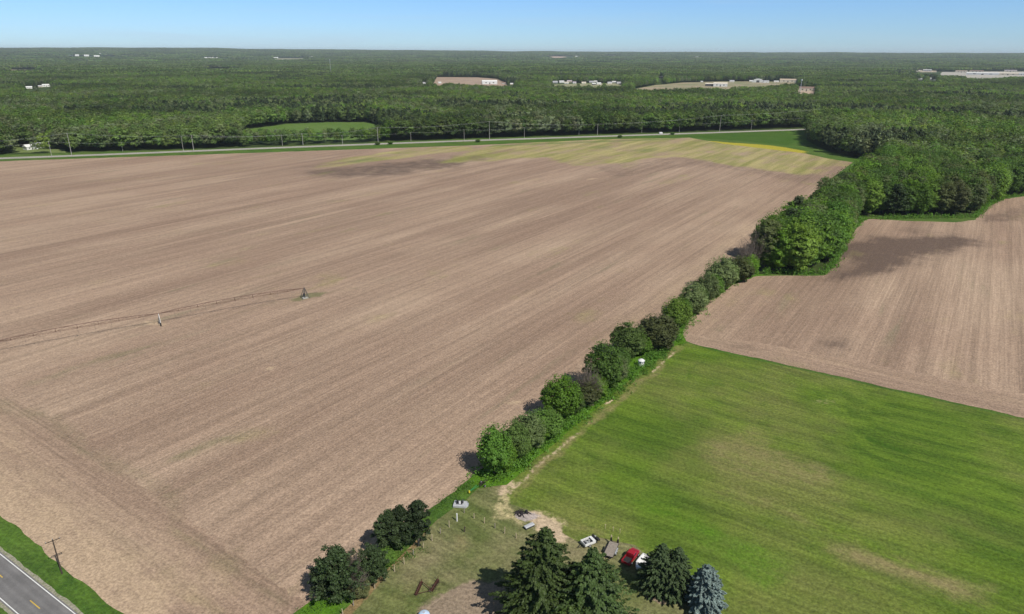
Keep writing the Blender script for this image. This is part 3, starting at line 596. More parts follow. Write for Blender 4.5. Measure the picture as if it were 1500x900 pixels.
def crown_spruce(seed, H, R, rows, per, leaf, low=0.04, droop=0.18, power=0.85, jag=0.2, asp=1.5, dome=0):
    rng = np.random.default_rng(seed); Cs = []; Ns = []; Ds = []
    for i in range(rows):
        f = (i + 0.5*rng.random())/rows; z0 = H*(low + (1-low)*f); r = R*(max(0.03, (1-f))**power if not dome else max(0.02, 1-f**dome)**0.75)*(1 + 0.08*math.sin(i*1.7 + seed))
        if f < 0.12: r *= 0.80 + f*1.6
        nb = max(4, int(5 + 15*(r/R)))
        for b in range(nb):
            a = 2*math.pi*(b + rng.random()*0.9)/nb + i*0.7; rb = r*(1 - jag + 2*jag*rng.random())*(1 + 0.1*math.sin(2*a + seed)); 
            m = max(5, int(per*(rb/R)))
            s = rng.random(m)**0.55; wd = 0.20*R*(1.05 - s)*(0.5 + rb/R)
            along = s*rb; side = (rng.random(m)-0.5)*2*wd
            x = math.cos(a)*along - math.sin(a)*side; y = math.sin(a)*along + math.cos(a)*side
            z = z0 - droop*along*(0.6 + 0.4*s) + 0.25*rng.normal(size=m)*leaf + np.where(s > 0.8, 0.1*leaf, 0)
            Cs.append(np.stack([x, y, z], 1)); n_ = unit(m, rng)*0.55 + np.array([math.cos(a)*0.45, math.sin(a)*0.45, 0.75]); Ns.append(n_)
            dd = np.stack([np.full(m, math.cos(a)), np.full(m, math.sin(a)), np.full(m, -droop)], 1) + unit(m, rng)*0.45; Ds.append(dd)
    C = np.concatenate(Cs); N = np.concatenate(Ns); N /= np.linalg.norm(N, axis=1)[:, None]; D = np.concatenate(Ds)
    D = D - N*(D*N).sum(1)[:, None]; C[:,2] = np.maximum(C[:,2], 0.1)
    V, Fc = leafquads(C, N, leaf, rng, asp, D); return V, Fc, None
def both(a, b):
    return np.concatenate([a[0], b[0]]), np.concatenate([a[1], b[1] + len(a[0])]), b[2]
def crown_pine(seed, H, R, nbr, per, leaf, low=0.28, flat=0.45, crm=0.26):
    rng = np.random.default_rng(seed); cs = []; cr = []
    for i in range(nbr):
        f = (i + rng.random())/nbr; z = H*(low + (0.95-low)*f); rr = R*math.sin(math.pi*min(1, 0.22 + 0.80*f))**0.7*(0.6 + 0.5*rng.random()); a = i*2.4 + rng.random()
        for s in (0.35, 0.7, 1.0):
            if rng.random() < 0.85: cs.append((math.cos(a)*rr*s + rng.normal()*0.1*R, math.sin(a)*rr*s + rng.normal()*0.1*R, z + 0.12*rr*s + rng.normal()*0.15)); cr.append(R*crm*(0.6 + 0.7*rng.random()))
    cs.append((0, 0, H*0.95)); cr.append(R*0.22)
    c = np.array(cs); cr = np.array(cr); idx = rng.integers(0, len(c), len(c)*per); u = unit(len(idx), rng)
    C = c[idx] + u*cr[idx, None]*(0.25 + 1.05*rng.random((len(idx), 1)))*np.array([1, 1, flat])
    N = u*0.7 + unit(len(idx), rng)*0.85 + np.array([0, 0, 0.5]); N /= np.linalg.norm(N, axis=1)[:, None]
    V, Fc = leafquads(C, N, leaf, rng, 1.3); return V, Fc, c
def wood_mesh(seed, H, r0, tips, low=0.15, name='trunk', mat=None, lean=0.3, nl=14, twigs=0):
    rng = random.Random(seed); mb = MB(); lx, ly = rng.uniform(-lean, lean), rng.uniform(-lean, lean)
    ax = lambda f: Vector((lx*math.sin(f*2.2), ly*math.sin(f*2.6), H*f*0.93))
    mb.tube([ax(k/7) for k in range(8)], r0, 7, r0*0.12)
    if tips is not None and len(tips):
        idx = list(range(len(tips))); rng.shuffle(idx)
        for i in idx[:nl]:
            t = Vector([float(q) for q in tips[i]]); f = max(low*0.8, min(0.9, t.z/H - 0.16 - 0.1*rng.random())); a = ax(f); m = a.lerp(t, 0.5) + Vector((0, 0, -0.04*H*rng.random()))
            mb.tube([a, m, t], r0*0.34*(1-f*0.6), 5, r0*0.06)
    return npmesh(name, mb.v, mb.f, [mat or M_BARK])
def bare_mesh(seed, H, R, n1=16, mat=None):
    """leafless shrubby tree: stems, limbs and many fine twigs"""
    rng = random.Random(seed); mb = MB()
    def br(p, d, L, r, lev):
        q = p + d*L; m = p.lerp(q, 0.5) + Vector([rng.uniform(-1, 1)*L*0.07 for _ in range(3)])
        mb.tube([p, m, q], r, 4 if lev < 2 else 3, r*0.55, cap=False)
        if lev >= 4: return
        for _ in range((4, 4, 4, 3)[lev]):
            nd = (d + Vector((rng.gauss(0, 0.55), rng.gauss(0, 0.55), rng.gauss(0.15, 0.35)))).normalized(); br(q if rng.random() < 0.6 else m, nd, L*rng.uniform(0.55, 0.8), max(r*0.55, 0.016), lev+1)
    for s in range(n1):
        a = rng.uniform(0, 6.28); sp = rng.uniform(0.1, 0.75)*R/H; d = Vector((math.cos(a)*sp, math.sin(a)*sp, 1)).normalized()
        br(Vector((rng.uniform(-.4, .4), rng.uniform(-.4, .4), 0)), d, H*rng.uniform(0.26, 0.36), 0.10, 1)
    return npmesh('branches', mb.v, mb.f, [mat or M_TWIG])

TPL = {}
def template(key, crown, H, R, mat, r0=0.22, bark=None, nl=14, low=0.15, lean=0.3, seed=0):
    V, Fc, tips = crown; TPL[key] = dict(crown=npmesh('crown', V, Fc, [mat]), trunk=wood_mesh(seed, H, r0, tips, low, mat=bark, nl=nl, lean=lean), H=H, R=R)
# bushy hedge trees, foliage to the ground
for i, (m, mt) in enumerate((('fresh', ML_FRESH), ('mid', ML_MID), ('grey', ML_GREY), ('olive', ML_OLIVE))):
    for j in range(2):
        template(f'hedge_{m}{j}', crown_broad(11+i*5+j, 13, 5.0, 210, 85, 0.34, low=0.04, lobes=0.40, crs=(0.09, 0.22), nr=0.65), 13, 5.0, mt, 0.22, seed=i*3+j)
# tall woodland trees seen fairly close
for i, (m, mt) in enumerate((('fresh', ML_FRESH), ('mid', ML_MID), ('grey', ML_GREY), ('olive', ML_OLIVE))):
    for j in range(2):
        template(f'wood_{m}{j}', crown_broad(41+i*7+j, 22, 5.8, 115, 95, 0.50, low=0.06, lobes=0.18, crs=(0.17, 0.30), nr=0.45, taper=0.12), 22, 5.6, mt, 0.30, seed=20+i*3+j)
template('wood_pine0', crown_pine(77, 22, 4.6, 50, 70, 0.5, low=0.15, flat=0.6, crm=0.22), 22, 4.6, ML_PINE, 0.28, seed=31)
template('pine0', crown_pine(5, 11.5, 3.1, 48, 75, 0.25, low=0.28, flat=0.75, crm=0.17), 11.5, 3.1, ML_PINE, 0.17, M_PALEBARK, seed=5)
template('pine1', crown_pine(8, 11.5, 2.6, 46, 75, 0.25, low=0.26, flat=0.75, crm=0.19), 11.5, 2.6, ML_PINE, 0.17, M_PALEBARK, seed=6)
template('pine_wide', crown_pine(9, 10.5, 4.4, 75, 80, 0.26, low=0.08, flat=0.7, crm=0.15), 10.5, 4.4, ML_PINE, 0.2, M_BARK, seed=7)
template('spruce0', both(crown_spruce(3, 19, 6.3, 34, 130, 0.27, dome=1.45, jag=0.42, droop=0.04), crown_broad(3, 18.6, 5.4, 260, 60, 0.28, low=0.02, lobes=0.3, crs=(0.06, 0.18), squash=1.15, nr=0.8, taper=0.74, t0=0.12, stray=0)), 19, 6.3, ML_SPRUCE, 0.3, seed=8, lean=0.0)
template('spruce1', both(crown_spruce(6, 17, 6.6, 32, 130, 0.27, dome=1.25, jag=0.42, droop=0.04), crown_broad(6, 16.4, 5.4, 260, 60, 0.28, low=0.02, lobes=0.3, crs=(0.06, 0.18), squash=1.15, nr=0.8, taper=0.76, t0=0.1, stray=0)), 17, 6.6, ML_SPRUCE, 0.3, seed=9, lean=0.0)
template('spruce_small', both(crown_spruce(14, 11, 3.6, 26, 120, 0.20, dome=1.7, jag=0.36, droop=0.02), crown_broad(14, 10.8, 3.2, 200, 60, 0.2, low=0.02, lobes=0.3, crs=(0.07, 0.18), squash=1.15, nr=0.8, taper=0.6, t0=0.1, stray=0)), 11, 3.6, ML_YEW, 0.18, seed=10, lean=0.0)
template('spruce_blue', crown_spruce(23, 9.2, 3.2, 22, 170, 0.18, low=0.03, dome=2.2, jag=0.2, droop=0.0), 9.2, 3.2, ML_BLUE, 0.16, seed=12, lean=0.0)
BARE = [bare_mesh(3, 11, 5.5), bare_mesh(9, 11, 5.0)]

def tree(name, key, x, y, h, wd, label, group=None, cat='tree', rz=None, rng=random.Random(4)):
    """tree thing: crown and trunk; h height, wd crown width"""
    T = TPL[key]; z = float(hill(x, y)) if math.hypot(x, y) > 2000 else 0.03
    o = empty(name, (x, y, z), rng.uniform(0, 6.28) if rz is None else rz, label, cat, group)
    sh = h/T['H']; sw = wd/(2*T['R'])
    c = link('crown', T['crown'], o); c.scale = (sw, sw, sh)
    t = link('trunk', T['trunk'], o); t.scale = (sw, sw, sh)
    return o
def ordinal(n): return f"{n}{'th' if 10 <= n % 100 <= 20 else {1: 'st', 2: 'nd', 3: 'rd'}.get(n % 10, 'th')}"
# ------------------------------------------------------------------ common materials
MT_GALV = simple('galvanised_steel', (0.42, 0.42, 0.42), 0.5, 0.5, 0.6); MT_RUST = simple('rusty_steel', (0.085, 0.04, 0.03), 0.85, 0.2); MT_DARK = simple('black_rubber', (0.022, 0.022, 0.024), 0.8, 0.3)
MT_WHITE = simple('white_enamel', (0.66, 0.66, 0.655), 0.35, 0.5, var=0.08); MT_RED = simple('red_car_paint', (0.30, 0.010, 0.020), 0.3, 0.6, var=0.12); MT_DKGREY = simple('dark_grey_metal', (0.06, 0.062, 0.07), 0.5, 0.4)
MT_WOOD = simple('weathered_wood', (0.27, 0.235, 0.20), 0.9, 0.15); MT_OLDWOOD = simple('old_dark_wood', (0.075, 0.058, 0.046), 0.9, 0.15); MT_TAN = simple('tan_fence_wood', (0.42, 0.35, 0.24), 0.9, 0.15)
MT_GLASS = simple('dark_window_glass', (0.03, 0.04, 0.05), 0.08, 0.9, var=0.05); MT_GREY = simple('grey_plastic', (0.36, 0.37, 0.38), 0.6, 0.3); MT_GREEN = simple('green_machine_paint', (0.03, 0.20, 0.06), 0.5, 0.4); MT_YELLOW = simple('yellow_machine_paint', (0.70, 0.58, 0.06), 0.5, 0.4)
MT_ORANGE = simple('orange_plastic', (0.75, 0.18, 0.04), 0.5, 0.4); MT_BLUE = simple('pale_blue_plastic', (0.46, 0.58, 0.74), 0.35, 0.5, var=0.08); MT_ASH = simple('charred_wood', (0.035, 0.030, 0.034), 0.95, 0.1); MT_CONC = simple('concrete', (0.42, 0.40, 0.36), 0.9, 0.2); MT_INS = simple('porcelain', (0.35, 0.34, 0.33), 0.3, 0.5)
MT_SILVER = simple('light_metal_panel', (0.50, 0.51, 0.53), 0.4, 0.5, 0.2, var=0.1); MT_WIRE = simple('aluminium_wire', (0.38, 0.38, 0.38), 0.5, 0.5, 0.3); MT_PIPE = simple('rust_red_pipe', (0.13, 0.07, 0.058), 0.7, 0.3); MT_POLE = simple('grey_utility_pole_wood', (0.25, 0.22, 0.19), 0.9, 0.15)
def rzof(a, b):
    A, B = G(*a), G(*b); return math.atan2(B[1]-A[1], B[0]-A[0])
def wheel_part(name, parent, c, r, wd, mat=MT_DARK, hub=MT_GREY, ax=(0, 1, 0)):
    t = MB().tube([Vector(c) - Vector(ax)*wd/2, Vector(c) - Vector(ax)*wd*0.3, Vector(c) + Vector(ax)*wd*0.3, Vector(c) + Vector(ax)*wd/2], r, 18).build(name, mat, parent)
    MB().tube([Vector(c) - Vector(ax)*wd*0.54, Vector(c) + Vector(ax)*wd*0.54], r*0.55, 12).build('hub', hub, t); return t

# ------------------------------------------------------------------ far buildings
MCACHE = {}
def cm(name, col, **k):
    if name not in MCACHE: MCACHE[name] = simple(name, col, 0.75, 0.2, var=0.1, sc=0.3)
    return MCACHE[name]
PAL = {'white': (0.66, 0.66, 0.64), 'cream': (0.62, 0.56, 0.46), 'grey': (0.42, 0.42, 0.44), 'brown': (0.22, 0.15, 0.12), 'lilac': (0.46, 0.40, 0.44), 'red': (0.26, 0.09, 0.07), 'dark': (0.09, 0.085, 0.09), 'tan': (0.45, 0.36, 0.28)}
def house(px, py, wpx, label, wall='white', roof='grey', dep=9.0, h=None, name='house', cat='house', group=None, rz=0.0, nw=3, shape='gable'):
    x, y = G2(px, py); d = math.hypot(x, y); wd = max(6.0, wpx*d/1000.0); h = h or min(9, max(3.2, wd*0.28)); z = float(hill(x, y))
    az = math.atan2(x, y); o = empty(name, (x, y, z), -az + rz, label, cat, group); dep = min(dep if dep else wd*0.5, wd*1.0) if wd > 9 else wd*0.8
    if shape == 'dome':
        n = 12; prof = [(wd/2*math.cos(math.pi*k/n), wd*0.30*math.sin(math.pi*k/n)+0.1) for k in range(n+1)]
        MB().prism(prof, -dep/2, dep/2).build('shell', cm(wall, PAL[wall]), o); MB().box((0, -dep/2-0.06, wd*0.09), (wd*0.25, 0.1, wd*0.18)).build('door', cm('dark', PAL['dark']), o); return o
    MB().box((0, 0, h/2), (wd, dep, h)).build('wall', cm(wall, PAL[wall]), o)
    rh_ = dep*0.26; e = 0.4
    V = [(-wd/2-e, -dep/2-e, h-0.1), (wd/2+e, -dep/2-e, h-0.1), (wd/2+e, dep/2+e, h-0.1), (-wd/2-e, dep/2+e, h-0.1), (-wd/2-e, 0, h+rh_), (wd/2+e, 0, h+rh_)]
    MB().add(V, [(3,2,1,0), (0,1,5,4), (2,3,4,5), (1,2,5), (3,0,4)]).build('roof', cm(roof, PAL[roof]), o)
    for k in range(nw):
        xx = -wd/2 + wd*(k+1)/(nw+1)
        if k == nw//2: MB().box((xx, -dep/2-0.03, h*0.33), (max(1.0, wd*0.07), 0.08, h*0.62)).build('door', cm('dark', PAL['dark']), o)
        else: MB().box((xx, -dep/2-0.03, h*0.55), (max(1.2, wd*0.09), 0.08, h*0.30)).build('window', MT_GLASS, o)
    return o
BL = [
 (45, 219, 12, 'white house half hidden by trees left of the first highway poles', 'white', 'white', 0.4), (57, 216.5, 10, 'white shed beside the half hidden house at far left', 'white', 'grey', 0.2),
 (43, 130, 6, 'small white house among the left woods, leftmost of three', 'white', 'white', 0), (59, 128, 4, 'small pale house among the left woods, middle of three', 'cream', 'grey', 0.2), (68, 127.5, 8, 'white farmhouse among the left woods, rightmost of three', 'white', 'white', 0.1),
 (717, 123.5, 21, 'long white barn at the right end of the far ploughed field', 'white', 'white', 0.15), (738, 123, 5, 'grey shed right of the long white barn', 'grey', 'brown', 0.2), (750, 124.5, 5, 'small white roofed house right of the grey shed by the barn', 'cream', 'white', 0),
 (644, 122.5, 4, 'narrow white house at the left end of the far ploughed field', 'white', 'white', 0.2), (621.5, 123, 4, 'tiny white house left of the far ploughed field', 'white', 'grey', 0),
 (813, 122, 7, 'grey house, leftmost of the far village', 'grey', 'grey', 0.2), (822.5, 121.6, 7, 'brightest white house of the far village', 'white', 'white', 0.3), (830, 123, 6, 'small white house in front of the brightest village house', 'white', 'cream', 0), (834, 121, 7, 'lilac roofed house in the far village', 'cream', 'lilac', 0.1), (841, 122.4, 5, 'pale house with dark windows at the right of the first village group', 'white', 'lilac', 0.4),
 (855, 123, 6, 'cream house in the middle village group, left one', 'cream', 'cream', 0.2), (866, 121.6, 6, 'grey house in the middle village group', 'grey', 'grey', 0.2), (872.5, 121, 5, 'small white house at the back of the middle village group', 'white', 'white', 0), (870, 124.5, 5, 'dark sided house in front of the middle village group', 'dark', 'white', 0.1), (877, 124, 6, 'white house at the right of the middle village group', 'white', 'white', 0.3),
 (893, 123, 6, 'white house with dark gable, left one of the right village group', 'white', 'grey', 0.2), (899.5, 121.5, 5, 'bright white house in the right village group', 'white', 'white', 0), (906, 123, 6, 'grey roofed house at the right end of the village', 'grey', 'grey', 0.4),
 (968, 114, 5, 'pale roofed house alone among trees above the sandy clearing', 'red', 'white', 0),
 (1039, 126.5, 11, 'dark open-front shed in the sandy clearing', 'dark', 'cream', 0), (1055, 127, 18, 'long white building with dark windows in the sandy clearing', 'white', 'cream', 0), (1028, 121, 3, 'tiny white hut at the back of the sandy clearing', 'white', 'white', 0), (1072, 120.5, 6, 'small white house behind the long white building', 'white', 'grey', 0.1), (1100, 120, 4, 'narrow white silo house left of the white dome barn', 'white', 'white', 0),
 (1122, 121.5, 7, 'white shed right of the dome barn', 'white', 'grey', 0.2), (1137, 121.5, 6, 'cream house right of the white shed', 'cream', 'white', 0.1), (1154, 121, 20, 'long tan building at the right end of the sandy clearing', 'cream', 'tan', 0),
 (1181, 134, 19, 'long brown roofed shed beside the tall lattice mast', 'cream', 'brown', 0),
 (1315.5, 105, 3, 'tiny white house left in the right-hand town', 'white', 'white', 0), (1346, 105, 5, 'small pale house left of the town lots', 'cream', 'cream', 0), (1358, 104.5, 9, 'pale roofed shed left of the town lots', 'grey', 'white', 0),
 (1347.5, 112.5, 3, 'tiny white house among trees below the town, upper one', 'white', 'white', 0), (1348, 117.5, 4, 'small white house among trees below the town, lower one', 'white', 'grey', 0), (1366, 117.5, 6, 'white roofed shed right of the lower small white house', 'grey', 'white', 0),
 (1408, 106.5, 12, 'tan building at the left of the town lots', 'cream', 'tan', 0), (1439, 110, 32, 'long white warehouse in the middle of the town lots', 'white', 'white', 0), (1476, 110.5, 20, 'cream warehouse right of the long white one', 'cream', 'cream', 0), (1496, 110.5, 10, 'white warehouse at the right edge of the picture', 'white', 'white', 0), (1480, 105.6, 12, 'pale lilac roofed hall behind the warehouses', 'cream', 'lilac', 0), (1430, 106.4, 14, 'brown roofed hall behind the long white warehouse', 'cream', 'brown', 0),
]
FARB = [(104, 82.6, 4), (113, 82.6, 4), (127, 83, 5), (142, 84, 6), (148, 80.5, 3), (176, 84.5, 4), (182, 82.5, 5), (299, 87, 5), (312, 86.5, 16), (339.5, 88.6, 4), (404, 86.5, 6), (453, 85, 9), (470, 86.5, 3), (573, 77.6, 4), (577, 77.0, 2), (668, 85, 5), (700, 83, 3), (706.5, 81.5, 2.5), (845, 84.5, 4), (950, 84, 5), (1023, 85.5, 8), (1276, 78.6, 5), (375, 86.5, 4)]
far_words = ['leftmost', 'second from the left', 'third from the left', 'fourth from the left', 'uppermost of the left cluster', 'white L-shaped one', 'right of the L-shaped one', 'low one beside the big pale block', 'big pale block', 'bright one right of the big block', 'low one in mid left', 'bright wide one', 'tiny one right of the bright wide one', 'on the skyline left of centre', 'smallest on the skyline', 'pale one near the middle', 'beside the bright speck in the middle', 'bright speck in the middle', 'right of the far red field', 'lone one right of the middle', 'wide one at centre right', 'on the skyline at the right', 'faint one between the pale blocks']
WED = []
def wedge(px, py, wpx, x=None, k0=0.70, m=1.0):
    x, y = G2(px, py); d = math.hypot(x, y); u = np.array([x, y])/d; n = np.array([u[1], -u[0]]); hw_ = max(wpx*d/1000/2, 5)*m + 4; a0 = u*d*k0; a1 = u*(d+14); WED.append([a0 - n*hw_*0.9, a0 + n*hw_*0.9, a1 + n*hw_, a1 - n*hw_])
GR = {'village': 'houses of the far village'}
for px, py, wp, lab, wa, ro, rz in BL:
    nm = 'warehouse' if 'warehouse' in lab else 'barn' if 'barn' in lab and 'right' not in lab.split('barn')[0] and lab.startswith('long') else 'shed' if 'shed' in lab.split(' beside')[0].split(' right')[0] else 'building' if 'building' in lab or 'hall' in lab else 'house'
    house(px, py, wp, lab, wa, ro, name=nm, cat=nm, rz=rz, dep=14 if wp > 12 else 9); wedge(px, py, wp, k0=0.965 if py > 200 else 0.76 if py > 110 else 0.70)
house(1110, 121, 15, 'white dome-roofed barn at the back of the sandy clearing', 'white', shape='dome', dep=22, name='barn', cat='barn'); wedge(1110, 121, 15)
for k, (px, py, wp) in enumerate(FARB):
    house(px, py, wp, f'distant white building near the horizon, {far_words[k]}', 'white' if k not in (8, 20) else 'cream', 'white', dep=30, h=11, name='distant_building', cat='building', group='distant buildings near the horizon', nw=2); wedge(px, py, wp, k0=0.93)
# lattice mast and two thin far masts
def mast(px, py, top, w0, label, hmax=None):
    x, y = G2(px, py); h = hmax or HT(px, py, top); o = empty('radio_mast', (x, y, float(hill(x, y))), 0.4, label, 'radio mast'); m = MB(); n = 14
    P_ = lambda k, z: Vector((w0*(1-0.45*z/h)*math.cos(k*2.094), w0*(1-0.45*z/h)*math.sin(k*2.094), z))
    for k in range(3): m.tube([P_(k, 0), P_(k, h)], 0.16, 5)
    for j in range(n):
        for k in range(3): m.tube([P_(k, h*j/n), P_(k+1, h*(j+1)/n)], 0.09, 4); m.tube([P_(k, h*j/n), P_(k+1, h*j/n)], 0.08, 4)
    m.build('lattice', MT_SILVER, o)
    MB().box((0, 0, h), (3.4, 3.4, 0.5)).box((0, 0, h+1.2), (2.6, 2.6, 1.8)).build('antenna_head', MT_WHITE, o); MB().tube([(0, 0, h), (0, 0, h+5)], 0.12, 5).build('lightning_rod', MT_SILVER, o); return o
mast(1171, 142, 118, 1.5, 'tall white lattice radio mast rising from the woods on the right')
mast(485, 112, 88, 1.6, 'thin distant mast rising from the woods on the left')
# ------------------------------------------------------------------ woodland
FRNG = np.random.default_rng(12)
def grid_pts(d0, d1, sp, half=0.86):
    """jittered tree positions between two distances, within the wide view"""
    ys = np.arange(d0*0.5, d1, sp); P = []
    for k, y in enumerate(ys):
        w_ = half*y + 90; xs = np.arange(-w_, w_, sp) + (sp/2 if k % 2 else 0); P.append(np.stack([xs, np.full(len(xs), y)], 1))
    P = np.concatenate(P); P = P + (FRNG.random(P.shape) - 0.5)*sp*0.75
    d = np.hypot(P[:,0], P[:,1]); return P[(d >= d0) & (d < d1)]
def hgt(x, y):
    h = 19 + 7*(fbm(x/110.0, y/110.0, 40, 2) - 0.3)
    h = np.where((segd(HW, x, y) < 60) & (x > -160) & (x < 500), np.maximum(h, 23.5), h)
    h = np.where(sdf(WOODLOT, x, y) > 0, 23 + 5*(fbm(x/60.0, y/60.0, 41, 2) - 0.35), h)
    return h*(0.82 + 0.28*FRNG.random(len(x)))
WOODLOT = [(100, 250), (120, 340), (300, 660), (420, 990), (1200, 1100), (1400, 400)]
CLR = []
for P_ in CLEAR + WED: CLR.append(P_)
def keep(P, m=0.0):
    x, y = P[:,0], P[:,1]; k = np.ones(len(P), bool)
    k &= sdf(grass_poly, x, y) < 0 - m; k &= sdf(FIELD, x, y) < -3; k &= sdf(GP(RF_PX), x, y) < -3; k &= sdf(GP(MD_PX), x, y) < -3; k &= sdf(GP(LN_PX), x, y) < -3
    k &= segd(HW, x, y) > 19
    k &= ~((x < 60) & (y < 420)) ; k &= ~(y < 250)
    for P_ in CLR: k &= sdf(P_, x, y) < -2
    return k
nearP = grid_pts(300, 1250, 8.0); nearP = nearP[keep(nearP)]
midP = grid_pts(1250, 3200, 9.5); midP = midP[keep(midP)]
# thin the row between the highway and the hay field
roadrow = sdf(GP([(350, 206), (562, 199.5), (562, 212), (350, 221)]), nearP[:,0], nearP[:,1]) > 0
nh = hgt(nearP[:,0], nearP[:,1]); nh[roadrow] = 11.5 + 5*FRNG.random(roadrow.sum())
drop = roadrow & (FRNG.random(len(nearP)) < 0.25); nearP, nh = nearP[~drop], nh[~drop]
mh = hgt(midP[:,0], midP[:,1])
# which woodland trees show largest: those of the wood on the right, nearest first
dist = np.hypot(nearP[:,0], nearP[:,1]); pp = [PJ(a, b, c*0.8) for (a, b), c in zip(nearP, nh)]
inview = np.array([(-15 < p[0] < 1515) and (0 < p[1] < 905) for p in pp])
order = np.argsort(np.where(inview, dist/nh, 1e9))
NIND = 250
ind = order[:NIND]
mask = np.ones(len(nearP), bool); mask[ind] = False
edge_field = GP([(1098, 398), (1112, 402), (1200, 401), (1222, 388), (1240, 350), (1260, 319), (1330, 318), (1430, 317), (1448, 299), (1475, 287), (1580, 283)])
edge_left = GP([(1098, 398), (1150, 352), (1215, 308), (1262, 275), (1300, 252)])
ef = segd(edge_field, nearP[ind][:,0], nearP[ind][:,1]); el = segd(edge_left, nearP[ind][:,0], nearP[ind][:,1])
kinds = ['wood_fresh0', 'wood_fresh1', 'wood_mid0', 'wood_mid1', 'wood_grey0', 'wood_grey1', 'wood_olive0', 'wood_olive1', 'wood_pine0']
desc = {'wood_fresh': 'fresh green', 'wood_mid': 'dark green', 'wood_grey': 'pale grey green', 'wood_olive': 'olive brown', 'wood_pine': 'blackish pine'}
rr = random.Random(8)
info = []
for n, i in enumerate(ind):
    x, y = nearP[i]; stand = float(fbm(np.array([x/45.0]), np.array([y/45.0]), 77, 2)[0])
    k = rr.choices(kinds, [5, 5, 4, 4, 1.2, 1.2, 0.7, 0.7, 0.35])[0] if stand < 0.56 else rr.choices(kinds, [2, 2, 4, 4, 2, 2, 1.3, 1.3, 0.5])[0]
    px = PJ(x, y, nh[i]*0.6)[0]
    info.append([px, x, y, nh[i], k, 'front' if ef[n] < 9 else ('left' if el[n] < 9 else 'in')])
fr = sorted([q for q in info if q[5] == 'front'], key=lambda q: q[0]); lf = sorted([q for q in info if q[5] == 'left'], key=lambda q: q[0])
RANK = {}
for q in sorted(info, key=lambda q: q[0]):
    px, x, y, h, k, w_ = q[:6]; dk = desc[k[:-1]]; d = math.hypot(x, y)
    if w_ == 'front': lab = f"{dk} tree, {ordinal(fr.index(q)+1)} from left at the wood's edge by right-hand field"; g = "trees along the wood's edge by the right-hand field"
    elif w_ == 'left': lab = f"{dk} tree, {ordinal(lf.index(q)+1)} from left at the wood's edge by the big field"; g = "trees along the wood's edge by the big tilled field"
    else:
        zone = 'hedge side' if px < 1240 else 'centre left' if px < 1310 else 'centre' if px < 1400 else 'right border'
        row = 'second rank' if min(segd(edge_field, np.array([x]), np.array([y]))[0], segd(edge_left, np.array([x]), np.array([y]))[0]) < 20 else 'midway' if d < 520 else 'far back'
        key_ = (dk, zone, row); n_ = RANK.setdefault(key_, 0) + 1; RANK[key_] = n_
        lab = f"{dk} tree, {ordinal(n_)} from left, {row} in right-hand wood, {zone}"; g = f"{dk} trees of the right-hand wood {zone}"
    tree('woodland_tree' if 'pine' not in k else 'pine_tree', k, x, y, h, h*(0.52 + 0.18*rr.random()), lab, g)

# everything behind: one mass, instances of leafy crowns
def crown_small(seed, H=20.0, R=6.6, leaf=1.05, ncl=20, per=44, low=0.22): 
    V, Fc, _ = crown_broad(seed, H, R, ncl, per, leaf, low=low, crs=(0.30, 0.46), nr=0.35, lobes=0.12, taper=0.10); return V, Fc
def pine_small(seed):
    V, Fc, _ = crown_spruce(seed, 21, 3.8, 12, 16, 1.2, low=0.15, power=0.6, jag=0.3, asp=1.2); return V, Fc
def patch(seed, size=64.0, sp=8.0, conif=0.25):
    rng = np.random.default_rng(seed); Vs = []; Fs = []; n = 0; M = []
    m = int(size/sp)
    for i in range(m):
        for j in range(m):
            x, y = (i+0.5)*sp - size/2 + rng.normal()*1.8, (j+0.5)*sp - size/2 + rng.normal()*1.8; h = 17 + 5*rng.random(); con = rng.random() < conif
            R = 4.9 if not con else 3.4; nq = 20; d = unit(nq, rng); d[:,2] = np.abs(d[:,2])*1.0 - 0.15
            C = np.stack([x + d[:,0]*R, y + d[:,1]*R, h - (6.5 if not con else 9)*(1 - d[:,2])], 1)
            if con: C[:, :2] = np.array([x, y]) + (C[:, :2] - np.array([x, y]))*np.clip((h + 1 - C[:,2])/9, 0.1, 1)[:, None]
            N = d + unit(nq, rng)*0.5 + np.array([0, 0, 0.3]); N /= np.linalg.norm(N, axis=1)[:, None]
            V, F_ = leafquads(C, N, 4.2, rng); Vs.append(V); Fs.append(F_ + n); n += len(V); M += [3 if con else rng.choice([0, 0, 1, 2] if rng.random() < 0.6 else [0, 1])]*nq
    return np.concatenate(Vs), np.concatenate(Fs), M
FMATS = [ML_W1, ML_W2, ML_W3, ML_PINE]
tpl = []
for s in range(3): tpl.append((*crown_small(300+s), 0))
for s in range(2): tpl.append((*crown_small(310+s), 1))
tpl.append((*crown_small(320, R=6.0), 2)); tpl.append((*pine_small(5), 3))
for s in range(3): tpl.append(patch(400+s, conif=(0.03, 0.12, 0.4)[s]))
NT_ = len(tpl)
px_, py_, pz_, pick, rot, scl = [], [], [], [], [], []
def addpts(P, h, far=False):
    x, y = P[:,0], P[:,1]; n = len(P)
    con = fbm(x/190.0, y/150.0, 55, 3); pale = fbm(x/70.0, y/70.0, 56, 3); r = FRNG.random(n)
    k = np.where(r < 0.6, FRNG.integers(0, 3, n), FRNG.integers(3, 5, n)); k = np.where((pale > 0.60) & (r > 0.35), 5, k); k = np.where((con > 0.66) & (r < 0.7) & (segd(HW, x, y) > 60), 6, k); k = np.where((r > 0.985), 5, k)
    px_.append(x); py_.append(y); pz_.append(hill(x, y)*(np.hypot(x, y) > 2000)); pick.append(k); rot.append(FRNG.random(n)*6.283)
    sx = h/20.0*(0.80 + 0.55*FRNG.random(n)**1.5); scl.append(np.stack([sx, sx, h/20.0], 1))
addpts(nearP[mask], nh[mask]); 
addpts(midP, mh)
